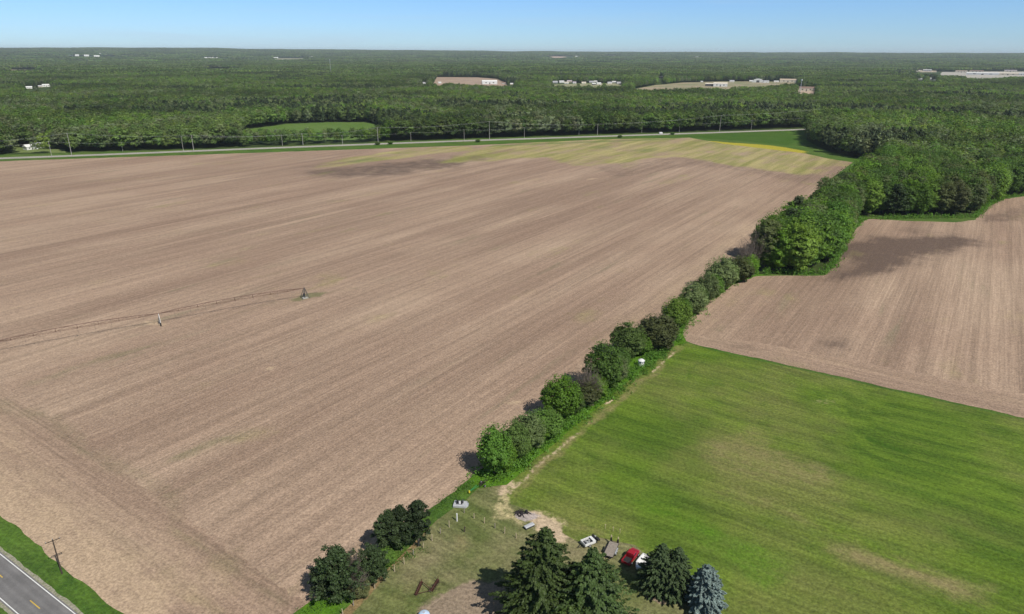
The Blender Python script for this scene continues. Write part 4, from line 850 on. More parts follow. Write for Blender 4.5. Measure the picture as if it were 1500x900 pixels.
for d0, d1, sp, s in ((3150, 7000, 58.0, 1.0), (7000, 26000, 150.0, 2.7)):
    P = grid_pts(d0, d1, sp, 0.82); P = P + (FRNG.random(P.shape)-0.5)*sp*0.2; x, y = P[:,0], P[:,1]
    k = np.ones(len(P), bool)
    for P_ in CLR: k &= sdf(P_, x, y) < -(20 if s == 1 else 40)
    P = P[k]; x, y = P[:,0], P[:,1]; n = len(P); cf = fbm(x/700.0, y/500.0, 61, 3)
    px_.append(x); py_.append(y); pz_.append(hill(x, y) - 0.5); pick.append(7 + np.clip((cf*5.2 - 1.1 + FRNG.random(n)*0.5).astype(int), 0, 2)); rot.append(FRNG.integers(0, 4, n)*1.5708 + FRNG.random(n)*0.2)
    hz = (0.85 + 0.45*fbm(x/500.0, y/400.0, 62, 2)); scl.append(np.stack([np.full(n, s), np.full(n, s), hz*(1.0 if s == 1 else 1.25)], 1))
px_, py_, pz_, pick, rot = map(np.concatenate, (px_, py_, pz_, pick, rot)); scl = np.concatenate(scl)
npt = len(px_)
Vs, Fs, Ms, Tid, off = [], [], [], [], 0
for k, (V, F_, m) in enumerate(tpl):
    Vs.append(V); Fs.append(F_ + off); off += len(V); Ms += ([m]*len(F_) if isinstance(m, int) else list(m)); Tid.append(np.full(len(V), k))
Vall = np.concatenate(Vs + [np.stack([px_, py_, pz_], 1)]); Fall = np.concatenate(Fs)
fm = npmesh('woodland', Vall, Fall, FMATS, Ms)
nt0 = off
def full(a, base=0.0): return np.concatenate([np.full(nt0, base), a])
fattr(fm, 'tid', np.concatenate(Tid + [np.full(npt, -1)])); fattr(fm, 'pick', full(pick)); fattr(fm, 'rotz', full(rot))
a = fm.attributes.new('scl', 'FLOAT_VECTOR', 'POINT'); a.data.foreach_set('vector', np.concatenate([np.ones((nt0, 3)), scl]).astype(np.float32).ravel())
def scatter_group(name, ntpl):
    g = bpy.data.node_groups.new(name, 'GeometryNodeTree')
    g.interface.new_socket('Geometry', in_out='INPUT', socket_type='NodeSocketGeometry'); g.interface.new_socket('Geometry', in_out='OUTPUT', socket_type='NodeSocketGeometry')
    N = g.nodes.new; L = g.links.new; gi = N('NodeGroupInput'); go = N('NodeGroupOutput')
    def at(nm, ty='FLOAT'):
        n = N('GeometryNodeInputNamedAttribute'); n.data_type = ty; n.inputs['Name'].default_value = nm; return n.outputs[0]
    def cmp(sock, val):
        n = N('FunctionNodeCompare'); n.data_type = 'FLOAT'; n.operation = 'EQUAL'; L(sock, n.inputs[0]); n.inputs[1].default_value = val; n.inputs['Epsilon'].default_value = 0.1; return n.outputs[0]
    tid = at('tid'); pk = at('pick'); rz = at('rotz'); sc_ = at('scl', 'FLOAT_VECTOR')
    cx = N('ShaderNodeCombineXYZ'); L(rz, cx.inputs[2]); er = N('FunctionNodeEulerToRotation'); L(cx.outputs[0], er.inputs[0])
    sp = N('GeometryNodeSeparateGeometry'); sp.domain = 'POINT'; L(gi.outputs[0], sp.inputs[0]); L(cmp(tid, -1.0), sp.inputs[1])
    mp = N('GeometryNodeMeshToPoints'); L(sp.outputs[0], mp.inputs[0])
    jn = N('GeometryNodeJoinGeometry')
    for k in range(ntpl):
        s = N('GeometryNodeSeparateGeometry'); s.domain = 'POINT'; L(gi.outputs[0], s.inputs[0]); L(cmp(tid, float(k)), s.inputs[1])
        ip = N('GeometryNodeInstanceOnPoints'); L(mp.outputs[0], ip.inputs['Points']); L(cmp(pk, float(k)), ip.inputs['Selection']); L(s.outputs[0], ip.inputs['Instance']); L(er.outputs[0], ip.inputs['Rotation']); L(sc_, ip.inputs['Scale']); L(ip.outputs[0], jn.inputs[0])
    L(jn.outputs[0], go.inputs[0]); return g
fo = link('woodland', fm); tag(fo, 'dense mixed green woodland stretching from the highway and fields to the horizon', 'woodland', kind='stuff')
md = fo.modifiers.new('scatter', 'NODES'); md.node_group = scatter_group('scatter_trees', NT_)
print('forest points', npt, 'individuals', len(ind))
# ------------------------------------------------------------------ hedge trees
HG = 'trees and bushes of the long hedge'
def ptree(name, key, bx, by, top, wpx, label, group=None, cat='tree', hk=1.0):
    x, y = G(bx, by); h = HT(bx, by, top)*hk; dd = math.sqrt(x*x + y*y + 1e4); return tree(name, key, x, y, h, wpx*(((1.14 if bx < 995 else 0.95)*(0.86 + 0.28*((bx*7 + by*3) % 10)/10)) if 'hedge' in key else 1.0)*dd/1000.0, label, group, cat)
hedge = [
 ('hedge_tree', 'hedge_fresh0', 724, 694, 627, 52, 'bright green bushy tree at the near end of the hedge, by the hay rake'),
 ('hedge_tree', 'hedge_mid0', 752, 672, 622, 48, 'mid green hedge tree second from the near end of the hedge'),
 ('hedge_tree', 'hedge_grey0', 774, 655, 610, 46, 'grey green hedge tree third from the near end, beside the dirt track bend'),
 ('hedge_tree', 'hedge_mid1', 797, 640, 604, 42, 'low round green hedge tree just below the brightest one'),
 ('hedge_tree', 'hedge_fresh1', 821, 612, 554, 52, 'dense bright green tree, the brightest one midway along the lower hedge'),
 ('hedge_tree', 'hedge_mid0', 882, 572, 505, 54, 'dark green leafy hedge tree right above the bare brown bush'),
 ('hedge_tree', 'hedge_grey1', 903, 560, 524, 34, 'small grey green hedge tree between two taller dark ones'),
 ('hedge_tree', 'hedge_mid1', 919, 523, 476, 50, 'broad dark green hedge tree just left of the white hunting blind'),
 ('hedge_tree', 'hedge_olive0', 962, 510, 464, 52, 'brownish olive hedge bush below the corner of the right-hand field'),
 ('hedge_tree', 'hedge_fresh0', 989, 480, 438, 40, 'bright green round hedge tree beside the rounded corner of the right-hand field'),
 ('hedge_tree', 'hedge_grey0', 1013, 462, 417, 38, 'grey green hedge tree just above the bright green round one'),
 ('hedge_tree', 'hedge_grey1', 1034, 444, 402, 40, 'pale grey green hedge tree halfway along the upper hedge'),
 ('hedge_tree', 'hedge_grey0', 1054, 426, 379, 48, 'tallest grey green tree of the upper hedge'),
 ('hedge_tree', 'hedge_olive1', 1080, 412, 378, 42, 'low olive bush at the foot of the bare grey tree by the wood'),
 ('hedge_tree', 'wood_fresh1', 1132, 396, 354, 34, 'small yellow green tree in front of the near corner of the wood'),
 ('hedge_tree', 'hedge_mid1', 842, 596, 566, 34, 'low green bush tucked behind the brightest hedge tree'),
 ('hedge_tree', 'hedge_olive1', 735, 672, 640, 34, 'olive tinged bush squeezed between the first two hedge trees'),
 ('hedge_tree', 'hedge_olive0', 948, 510, 476, 38, 'olive green bush behind the white hunting blind'),
 ('hedge_tree', 'hedge_mid0', 1025, 440, 408, 26, 'thin dark green bush on the field side of the upper hedge'),
]
fill = [(737, 690, 648, 30, 'hedge_fresh1', 'between the first and second hedge trees'), (764, 668, 636, 30, 'hedge_mid1', 'between the second and third hedge trees'), (786, 648, 618, 30, 'hedge_fresh0', 'between the third and fourth hedge trees'), (808, 632, 604, 26, 'hedge_grey1', 'at the foot of the brightest hedge tree'), (838, 606, 574, 30, 'hedge_mid0', 'between the brightest hedge tree and the bare bush'), (873, 585, 552, 28, 'hedge_fresh1', 'at the right foot of the bare bush'), (893, 562, 528, 30, 'hedge_grey0', 'below the gap of the two dark hedge trees'), (908, 545, 512, 28, 'hedge_mid1', 'left of the hedge tree by the hunting blind'), (934, 520, 490, 28, 'hedge_fresh0', 'behind the hunting blind'), (972, 500, 466, 28, 'hedge_grey1', 'between the brownish and the round bright bush'), (1002, 472, 440, 26, 'hedge_fresh1', 'right of the round bright hedge tree'), (1024, 452, 422, 26, 'hedge_mid0', 'between the two pale grey green trees'), (1044, 436, 404, 28, 'hedge_fresh0', 'below the tallest tree of the upper hedge'), (1068, 418, 388, 28, 'hedge_mid1', 'right of the tallest tree of the upper hedge'), (1096, 402, 374, 26, 'hedge_fresh1', 'at the foot of the leafless grey tree')]
for a in hedge: ptree(*a, group=HG)
for bx, by, tp, wp, ky, wh in fill: ptree('hedge_bush', ky, bx, by, tp, wp, f"low {'bright' if 'fresh' in ky else 'pale' if 'grey' in ky else 'dark'} green bush {wh}", group=HG, cat='bush')
def bare(name, k, bx, by, top, wpx, label, leaf=None, group=HG):
    x, y = G(bx, by); h = HT(bx, by, top); wd = wpx*math.sqrt(x*x+y*y+1e4)/1000; o = empty(name, (x, y, 0.03), bx % 6, label, 'tree', group)
    c = link('branches', BARE[k], o); c.scale = (wd/10.5, wd/10.5, h/8.6)
    if leaf:
        l_ = link('crown', TPL[leaf]['crown'], o); T = TPL[leaf]; l_.scale = (wd/(2*T['R'])*0.75,)*2 + (h/T['H']*0.62,)
    return o
bare('bare_bush', 0, 858, 592, 537, 62, 'leafless grey brown bush in the middle of the lower hedge', 'hedge_olive0')
bare('bare_tree', 1, 1100, 398, 342, 46, 'leafless grey tree where the hedge meets the wood')
bare('bare_tree', 0, 1088, 402, 352, 38, 'smaller leafless brown tree on the field side of the hedge end')
# yard pines by the field corner
ptree('pine_tree', 'pine_wide', 497, 872, 803, 64, 'wide dark pine lowest in the frame at the field edge', 'pines along the field edge')
ptree('pine_tree', 'pine_wide', 478, 870, 822, 44, 'shorter dark pine leaning over the field left of the wide pine', 'pines along the field edge')
ptree('pine_tree', 'pine_wide', 546, 846, 801, 46, 'low round dark pine third from the left by the fence posts', 'pines along the field edge')
ptree('pine_tree', 'pine0', 572, 812, 749, 42, 'slim pine with pale trunk, left one of the tall pair', 'pines along the field edge')
ptree('pine_tree', 'pine0', 588, 806, 742, 40, 'tall pine with pale trunk, middle of the upper pine group', 'pines along the field edge')
ptree('pine_tree', 'pine1', 613, 800, 733, 37, 'tallest narrow pine at the upper right end of the pine row', 'pines along the field edge')
bare('bare_bush', 1, 520, 862, 804, 44, 'sparse leafless shrub between the wide pine and the low round pine', None, 'pines along the field edge')
bare('bare_bush', 0, 527, 873, 840, 40, 'brown twiggy bush under the wide pine by the fence', 'hedge_olive1', 'pines along the field edge')
ptree('leafy_bush', 'hedge_mid0', 574, 803, 778, 30, 'bright green bush growing under the tall pines', None, 'bush')
ptree('leafy_bush', 'hedge_mid1', 562, 828, 806, 26, 'green bush between the low pine and the tall pines', None, 'bush')
# spruces by the parked trailers
ptree('spruce_tree', 'spruce0', 796, 908, 773, 100, 'largest dark green spruce, left one of the big pair below the white trough', 'big spruces at the bottom of the frame')
ptree('spruce_tree', 'spruce1', 862, 926, 803, 108, 'broad green spruce, right one of the big pair below the flatbed trailer', 'big spruces at the bottom of the frame')
ptree('leafy_bush', 'hedge_mid0', 836, 935, 868, 60, 'dark green bush between the bases of the two big spruces', None, 'bush')
ptree('spruce_tree', 'spruce_small', 965, 866, 797, 50, 'dark olive spruce beside the white boat', 'small dark spruces')
ptree('spruce_tree', 'spruce_small', 988, 870, 802, 47, 'dark olive spruce between the boat spruce and the blue spruce', 'small dark spruces')
ptree('blue_spruce', 'spruce_blue', 1031, 891, 829, 50, 'silvery blue spruce standing alone at the meadow edge')

# ------------------------------------------------------------------ undergrowth (uncountable)
def brush(name, label, lines, mat, n, width, hmax, per=26, leaf=0.34, seed=1):
    rng = np.random.default_rng(seed); Cs = []
    for pts in lines:
        P_ = np.array(GP(pts)); L = np.linalg.norm(np.diff(P_, axis=0), axis=1); cum = np.concatenate([[0], np.cumsum(L)]); m = max(2, int(n*cum[-1]/100))
        s = rng.random(m)*cum[-1]; xy = np.stack([np.interp(s, cum, P_[:,0]), np.interp(s, cum, P_[:,1])], 1) + rng.normal(size=(m, 2))*width*0.5
        r = 0.5 + 1.1*rng.random(m); idx = np.repeat(np.arange(m), per); u = unit(len(idx), rng); u[:,2] = np.abs(u[:,2]); hh = hmax*(0.3 + 0.7*rng.random(m))
        Cs.append(np.stack([xy[idx,0] + u[:,0]*r[idx], xy[idx,1] + u[:,1]*r[idx], 0.1 + u[:,2]*hh[idx]], 1))
    C = np.concatenate(Cs); N = unit(len(C), rng) + np.array([0, 0, 0.6]); N /= np.linalg.norm(N, axis=1)[:, None]
    V, F_ = leafquads(C, N, leaf, rng); tag(link(name, npmesh(name, V, F_, [mat])), label, name.replace('_', ' '), kind='stuff')
brush('undergrowth', 'rank green undergrowth along the foot of the hedge', [[(712, 706), (760, 680), (810, 640), (850, 605), (905, 570), (950, 532), (985, 500), (1000, 474), (1030, 446), (1068, 415), (1105, 402)], [(940, 540), (975, 508), (990, 492)], [(700, 696), (760, 640), (900, 535), (1075, 398)]], ML_WEED, 330, 3.2, 2.0, seed=2)
brush('wood_edge_brush', 'low green brush along the foot of the wood beside the right-hand field', [[(1105, 402), (1160, 402), (1208, 401), (1224, 388), (1240, 352), (1260, 322), (1330, 320), (1430, 319), (1448, 301), (1475, 289), (1540, 285)]], ML_WEED, 150, 2.4, 3.4, leaf=0.45, seed=3)
brush('tall_grass', 'tall bright grass at the corner of the tilled field under the pines', [[(440, 898), (470, 880), (505, 874)], [(690, 706), (660, 730), (640, 750)], [(560, 835), (600, 812), (620, 806)]], ML_WEED, 420, 1.3, 0.55, per=14, leaf=0.2, seed=4)

# ------------------------------------------------------------------ utility pole by the near road
def utility_pole(x, y, h, rz, label, group=None, low=True, mat=None, r=0.16, arm=2.4, ins=3, cat='utility pole', name='utility_pole'):
    o = empty(name, (x, y, 0.03), rz, label, cat, group)
    MB().tube([(0, 0, 0), (0, 0, h*0.5), (0, 0, h)], r, 10, r*0.68).build('shaft', mat or MT_POLE, o)
    a = MB().box((0, r*0.9, h-0.45), (arm, 0.10, 0.13)).tube([(-arm*0.32, r*0.9, h-0.5), (0, r*0.9, h-1.2)], 0.025, 5).tube([(arm*0.32, r*0.9, h-0.5), (0, r*0.9, h-1.2)], 0.025, 5).build('crossarm', mat or MT_POLE, o)
    for k in range(ins):
        xx = (-arm*0.46, arm*0.46, 0)[k]; zz = h-0.38 if k < 2 else h
        MB().tube([(xx, r*0.9 if k < 2 else 0, zz), (xx, r*0.9 if k < 2 else 0, zz+0.12), (xx, r*0.9 if k < 2 else 0, zz+0.22)], 0.07, 8, 0.045).build('insulator', MT_INS, a)
    if low: MB().box((0, -r*0.9, h*0.58), (1.9, 0.09, 0.11)).build('lower_crossarm', mat or MT_POLE, o)
    return o
px0, py0 = G(91, 841); utility_pole(px0, py0, 8.6, rad(-34)+rad(90)-rad(15), 'dark wooden utility pole with crossarm on the grass verge beside the country road', mat=MT_OLDWOOD, arm=2.6)
# power lines along the highway
tallp = [(-70, 235, 210), (105, 227, 195), (284, 222, 198), (444, 213, 196), (554, 210, 187), (717, 205, 178), (875, 198, 182), (1054, 193, 169)]
shortp = [(-20, 236, 214), (76, 230, 207), (180, 222, 210), (269, 223, 200), (414, 214, 198), (502, 212, 198), (602, 207, 194), (680, 206, 190), (768, 203, 187), (848, 198, 183), (940, 195, 183), (995, 194, 182), (1100, 191.5, 176)]
hdir = rad(90 - 72)
def poleline(lst, nm, lab, r, arm, grp, ins):
    tops = []
    for k, (a, b, t) in enumerate(lst):
        x, y = G(a, b); h = min(24, max(9.5, HT(a, b, t))); tops.append(Vector((x, y, h)))
        utility_pole(x, y, h, hdir + rad(90), f"{lab}, {ordinal(k+1)} from the left" if k else f"{lab}, leftmost one just outside the frame", grp, False, simple_pole, r, arm, 3)
    return tops
simple_pole = simple('bleached_pole_wood', (0.40, 0.38, 0.35), 0.9, 0.2)
tt = poleline(tallp, 'tall', 'tall pale transmission pole along the highway', 0.26, 3.2, 'tall poles along the highway', 3)
ts = poleline(shortp, 'short', 'shorter pale distribution pole along the highway', 0.20, 2.2, 'shorter poles along the highway', 3)
def wires(tops, offs, dz, sag, nm, lab, grp):
    hd = Vector((math.cos(hdir), math.sin(hdir), 0)); sd_ = Vector((-hd.y, hd.x, 0)); ext = [tops[0] - (tops[1]-tops[0])*1.0] + tops + [tops[-1] + (tops[-1]-tops[-2])]
    for k, (o_, z_) in enumerate(zip(offs, dz)):
        pts = []
        for a, b in zip(ext[:-1], ext[1:]):
            for j in range(8):
                f = j/8; p = a.lerp(b, f) + sd_*o_ + Vector((0, 0, z_ - sag*4*f*(1-f))); pts.append(p)
        tag(MB().tube(pts, 0.024, 4, cap=False).build('power_wire', MT_WIRE), lab[k], 'power wire', grp)
wires(tt, (-1.45, 1.45, 0), (-0.3, -0.3, 0.15), 2.2, 't', ('near side wire of the tall transmission line beside the highway', 'far side wire of the tall transmission line beside the highway', 'topmost wire of the tall transmission line beside the highway'), 'wires of the tall line')
wires(ts, (-1.0, 1.0), (-0.3, -0.3), 1.4, 's', ('near side wire of the shorter pole line beside the highway', 'far side wire of the shorter pole line beside the highway'), 'wires of the shorter line')

# ------------------------------------------------------------------ centre pivot irrigator
pc = Vector((*G(447, 437), 0.07)); tw = Vector((*G(235, 475.5), 0.07)); dv = (tw - pc); SPAN = dv.length; dirv = dv.normalized(); side = Vector((-dirv.y, dirv.x, 0))
irr = empty('irrigation_pivot', pc, math.atan2(dv.y, dv.x), 'long rusty centre pivot irrigation boom on wheels crossing the tilled field', 'irrigation machine')
mb = MB()
for sx, sy in ((-1,-1),(1,-1),(1,1),(-1,1)): mb.tube([(sx*1.5, sy*1.5, 0), (sx*0.3, sy*0.3, 4.3)], 0.09, 6)
for z in (1.3, 2.7):
    k = 1.5 - z*0.3; q = [(-k,-k,z),(k,-k,z),(k,k,z),(-k,k,z)]
    for i in range(4): mb.tube([q[i], q[(i+1) % 4]], 0.05, 5)
pt = mb.build('pivot_tower', MT_DKGREY, irr); MB().tube([(0,0,0.1),(0,0,4.9)], 0.16, 10).build('riser_pipe', MT_DKGREY, pt)
MB().box((0.0, -1.2, 1.2), (0.7, 0.35, 1.1)).build('control_panel', MT_DARK, irr); MB().box((0, 0, 0.1), (2.4, 2.4, 0.1)).build('concrete_pad', MT_CONC, irr)
def span(x0, L, first):
    nseg = 24; bow = 1.2; pz = lambda f: 4.5 + bow*4*f*(1-f)
    pipe = MB().tube([(x0 + L*k/nseg, 0, pz(k/nseg)) for k in range(nseg+1)] , 0.10, 8).build('span_pipe', MT_PIPE, irr)
    tr = MB(); low = []
    nv = 7
    for k in range(1, nv+1):
        f = k/(nv+1); x = x0 + L*f; z = pz(f); d = 1.25*math.sin(math.pi*f)**0.5
        for sy in (-1, 1): tr.tube([(x, 0, z-0.06), (x, sy*0.5, z-d)], 0.055, 4)
        tr.tube([(x, -0.5, z-d), (x, 0.5, z-d)], 0.03, 4); low.append((x, z-d))
        for s_ in (-1, 1): tr.tube([(x + s_*L/(nv+1)*0.5, 0, pz(f + s_*0.5/(nv+1))-0.06), (x, 0.0, z-d)], 0.04, 4)
    for sy in (-1, 1): tr.tube([(x0+0.4, sy*0.1, pz(0.01))] + [(x, sy*0.5, z) for x, z in low] + [(x0+L-0.4, sy*0.1, pz(0.99))], 0.045, 4)
    tr.build('truss', MT_RUST, irr)
    for k in range(1, 10):
        f = k/10; x = x0 + L*f; MB().tube([(x, 0, pz(f)+0.08), (x, 0.12, pz(f)+0.25), (x, 0.22, pz(f)+0.05), (x, 0.22, 2.2)], 0.022, 4).build('drop_hose', MT_DKGREY, irr)
def drive_tower(x0):
    d = empty('drive_tower', (x0, 0, 0)); d.parent = irr
    f = MB()
    for sy in (-1, 1):
        f.tube([(-0.1, sy*2.2, 0.75), (0, 0, 4.45)], 0.07, 6); f.tube([(0.5, sy*2.0, 0.75), (0, 0, 4.45)], 0.05, 5)
    f.tube([(0, -2.3, 0.75), (0, 2.3, 0.75)], 0.10, 6); f.build('leg_frame', MT_GALV, d)
    for sy in (-1, 1):
        MB().tube([(-0.16, sy*2.2, 0.68), (-0.1, sy*2.2, 0.68), (0.1, sy*2.2, 0.68), (0.16, sy*2.2, 0.68)], 0.68, 18).build('wheel', MT_DARK, d)
    MB().box((0.1, 0.3, 2.6), (0.4, 0.3, 0.6)).build('control_box', MT_DARK, d)
span(0.0, SPAN, True); drive_tower(SPAN); span(SPAN, 54.0, False); drive_tower(SPAN+54.0); span(SPAN+54.0, 50.0, False); drive_tower(SPAN+104.0)

# ------------------------------------------------------------------ fence posts
posts = [(680, 752), (694.5, 760), (658, 773), (645, 782), (633, 793), (620, 803), (605.5, 814.5), (592, 827), (578, 838), (564, 850), (549, 863), (534, 875), (518, 888), (502, 901), (709.5, 767), (725, 774.5), (739, 782), (756, 789)]
pr = random.Random(3)
W_ = ['beside the grey flat boat', 'right of the white post', 'two posts down from the white post', 'beside the tall white post', 'upper part of the row by the pines', 'right below the tallest narrow pine', 'level with the tall pine pair', 'level with the bright bush', 'level with the low round pine', 'just right of the low round pine', 'beside the rusty strip of ground', 'near the bottom by the twiggy bush', 'next to last at the bottom of the row', 'last at the bottom edge', 'first of the row running to the trough', 'second of the row running to the trough', 'third of the row running to the trough', 'last of the row beside the big spruce']
for k, (a, b) in enumerate(posts):
    x, y = G(a, b); h = pr.uniform(1.35, 1.75)
    m = MB().tube([(0, 0, 0), (pr.uniform(-.03, .03), pr.uniform(-.03, .03), h*0.5), (pr.uniform(-.06, .06), pr.uniform(-.06, .06), h)], 0.11, 8, 0.09)
    o = m.build('fence_post', MT_TAN if k % 3 else MT_WOOD, None, loc=(x, y, 0.08)); tag(o, f'weathered tan wooden fence post {W_[k]}', 'fence post', 'fence posts around the yard')
x, y = G(669.5, 764); o = MB().tube([(0,0,0),(0,0,1.0),(0,0,1.9),(0,0,2.05)], 0.17, 10, 0.15).build('white_post', MT_WHITE, None, loc=(x, y, 0.08)); tag(o, 'thick white post standing in the yard below the grey flat boat', 'post')
x, y = G(680.5, 780); o = MB().tube([(0,0,0),(0,0.02,0.8),(0.05,0,1.5)], 0.13, 8, 0.11).tube([(0,0,0.9),(0.35,0.1,1.25)], 0.05, 5).build('tree_stump', MT_OLDWOOD, None, loc=(x, y, 0.08)); tag(o, 'dark forked stump standing alone on the dry yard grass', 'stump')
for k, (a, b, l) in enumerate(((895, 797, 'left dark post with pale cap behind the flatbed trailer'), (905, 800, 'right dark post with pale cap behind the flatbed trailer'))):
    x, y = G(a, b-1); o = empty('capped_post', (x, y, 0.08), 0, l, 'post', 'capped posts behind the flatbed'); MB().tube([(0,0,0),(0,0,1.7)], 0.13, 8).build('shaft', MT_OLDWOOD, o); MB().tube([(0,0,1.7),(0,0,1.95),(0,0,2.1)], 0.17, 8, 0.1).build('cap', MT_TAN, o)
for k, (a, b, l) in enumerate(((886.5, 775, 'thin pale stake in the meadow, leftmost of three above the flatbed trailer'), (898, 779, 'thin pale stake in the meadow, middle of three above the flatbed trailer'), (908, 782, 'thin pale stake in the meadow, rightmost of three above the flatbed trailer'))):
    x, y = G(a, b); tag(MB().tube([(0,0,0),(0,0,1.2)], 0.06, 6).box((0, 0, 1.1), (0.3, 0.05, 0.12)).build('marker_stake', MT_TAN, None, loc=(x, y, 0.08)), l, 'stake', 'stakes in the meadow')

# ------------------------------------------------------------------ machines and boats in the yard
# flatbed trailer
A_, B_ = (890.5, 818.6), (899.6, 798.6); c = G(895, 809); L_ = math.dist(G(*A_), G(*B_))
o = empty('flatbed_trailer', (*c, 0.08), rzof(A_, B_), 'flatbed trailer with weathered plank deck parked between the two big spruces and the meadow', 'trailer')
bed = MB()
for k in range(9): bed.box((0, -0.88 + k*0.22, 0.72), (L_, 0.205, 0.05))
bed.build('plank_deck', MT_WOOD, o)
MB().box((0, -1.03, 0.66), (L_+0.1, 0.08, 0.16)).box((0, 1.03, 0.66), (L_+0.1, 0.08, 0.16)).box((L_/2+0.04, 0, 0.66), (0.08, 2.0, 0.16)).box((-L_/2-0.04, 0, 0.66), (0.08, 2.0, 0.16)).tube([(-L_/2, -0.7, 0.55), (-L_/2-1.3, 0, 0.5)], 0.06, 6).tube([(-L_/2, 0.7, 0.55), (-L_/2-1.3, 0, 0.5)], 0.06, 6).tube([(-L_/2-1.2, 0, 0.0), (-L_/2-1.2, 0, 0.75)], 0.04, 6).build('frame', MT_DARK, o)
for sy in (-1, 1):
    for dx in (-0.45, 0.4): wheel_part('wheel', o, (dx-0.2, sy*1.22, 0.40), 0.38, 0.22, hub=MT_WHITE if sy < 0 else MT_GREY)
    MB().box((-0.22, sy*1.22, 0.86), (1.9, 0.28, 0.04)).box((0.78, sy*1.22, 0.72), (0.04, 0.28, 0.26)).box((-1.22, sy*1.22, 0.72), (0.04, 0.28, 0.26)).build('fender', MT_GREY if sy < 0 else MT_DARK, o)
MB().box((L_/2+0.1, 0.75, 1.05), (0.06, 0.4, 0.9), rx=0).box((L_/2+0.1, -0.75, 1.05), (0.06, 0.4, 0.9)).build('loading_ramp', MT_DARK, o)
# white pickup-box trailer
o = empty('box_trailer', (*G(861, 798.5), 0.08), rzof((853, 800), (869, 793.5)), 'white pickup-box trailer with dark open inside, above the right big spruce', 'trailer')
b = MB(); Lb, Wb = 2.7, 1.75
b.box((0, Wb/2, 0.85), (Lb, 0.14, 0.55)).box((0, -Wb/2, 0.85), (Lb, 0.14, 0.55)).box((-Lb/2+0.05, 0, 0.85), (0.1, Wb-0.145, 0.54)); b.build('side_wall', MT_WHITE, o)
MB().box((Lb/2+0.06, 0, 0.82), (0.12, Wb+0.02, 0.62)).box((Lb/2-0.25, 0, 1.13), (0.5, Wb-0.2, 0.03)).build('tailgate', MT_WHITE, o); MB().box((0, 0, 0.6), (Lb-0.15, Wb-0.2, 0.06)).build('floor', MT_DKGREY, o)
mbx = MB(); rg = random.Random(2)
for k in range(9): mbx.box((rg.uniform(-0.9, 0.7), rg.uniform(-0.5, 0.5), 0.72), (rg.uniform(.2, .5), rg.uniform(.1, .4), rg.uniform(.1, .3)), rg.uniform(0, 3))
tag(mbx.build('scrap_pile', MT_GREY, None, loc=(0, 0, 0)), 'grey scrap lying in the white pickup-box trailer', 'scrap', kind=None).matrix_world = Matrix.Translation(o.location) @ Matrix.Rotation(o.rotation_euler.z, 4, 'Z')
for sy in (-1, 1): wheel_part('wheel', o, (-0.1, sy*(Wb/2+0.02), 0.36), 0.36, 0.2)
MB().tube([(-Lb/2, -0.5, 0.5), (-Lb/2-1.2, 0, 0.45)], 0.05, 6).tube([(-Lb/2, 0.5, 0.5), (-Lb/2-1.2, 0, 0.45)], 0.05, 6).tube([(-Lb/2-1.2, 0, 0), (-Lb/2-1.2, 0, 0.55)], 0.035, 6).build('drawbar', MT_DARK, o)
# riding mower
o = empty('riding_mower', (*G(871, 791.5), 0.08), rzof((866, 788), (876, 794)), 'black riding mower parked at the corner of the white box trailer', 'mower')
MB().prism([(0.25, 0.45), (1.1, 0.45), (1.12, 0.8), (0.95, 0.95), (0.3, 1.0)], -0.3, 0.3).build('hood', MT_DARK, o); MB().box((-0.1, 0, 0.5), (1.4, 0.8, 0.14)).box((-0.6, 0, 0.6), (0.5, 0.95, 0.12)).build('chassis', MT_DKGREY, o)
MB().box((-0.35, 0, 0.78), (0.45, 0.5, 0.12)).box((-0.6, 0, 1.0), (0.12, 0.5, 0.4)).build('seat', MT_DARK, o); MB().tube([(0.25, 0, 0.95), (0.12, 0, 1.15)], 0.03, 6).tube([(0.12+0.17*math.cos(k*0.63), 0.19*math.sin(k*0.63), 1.15+0.05*math.cos(k*0.63)) for k in range(11)], 0.02, 5).build('steering_wheel', MT_WHITE, o)
MB().box((0.05, 0, 0.25), (0.95, 1.25, 0.18), taper=0.9).build('mowing_deck', MT_DKGREY, o)
for dx, r in ((-0.6, 0.33), (0.85, 0.22)):
    for sy in (-1, 1): wheel_part('wheel', o, (dx, sy*0.5, r), r, 0.22)
# red pickup
o = empty('pickup_truck', (*G(924, 819), 0.08), rzof((917, 826), (931, 808)), 'old red pickup truck with dark open bed in the shade of the small spruces', 'pickup truck')
Wt = 1.95
def ring(x, w_, z0, z1, r=0.12): return [(x, -w_/2, z0), (x, -w_/2, z1-r), (x, -w_/2+r, z1), (x, w_/2-r, z1), (x, w_/2, z1-r), (x, w_/2, z0)]
MB().loft([ring(-0.45, Wt, 0.42, 1.02), ring(-0.3, Wt, 0.42, 1.08), ring(1.0, Wt, 0.42, 1.10), ring(1.9, Wt-0.06, 0.42, 1.04), ring(2.35, Wt-0.16, 0.46, 0.94)]).build('body', MT_RED, o)
MB().loft([ring(-0.5, Wt-0.2, 1.05, 1.55), ring(-0.42, Wt-0.3, 1.05, 1.78, 0.15), ring(0.75, Wt-0.34, 1.05, 1.78, 0.15), ring(1.2, Wt-0.2, 1.05, 1.18, 0.05)]).build('cab', MT_RED, o)
MB().add([(0.80, -0.66, 1.72), (0.80, 0.66, 1.72), (1.19, 0.76, 1.20), (1.19, -0.76, 1.20), (0.84, -0.66, 1.75), (0.84, 0.66, 1.75), (1.24, 0.76, 1.21), (1.24, -0.76, 1.21)], [(0,1,2,3), (7,6,5,4), (0,4,5,1), (1,5,6,2), (2,6,7,3), (3,7,4,0)]).build('windshield', MT_GLASS, o)
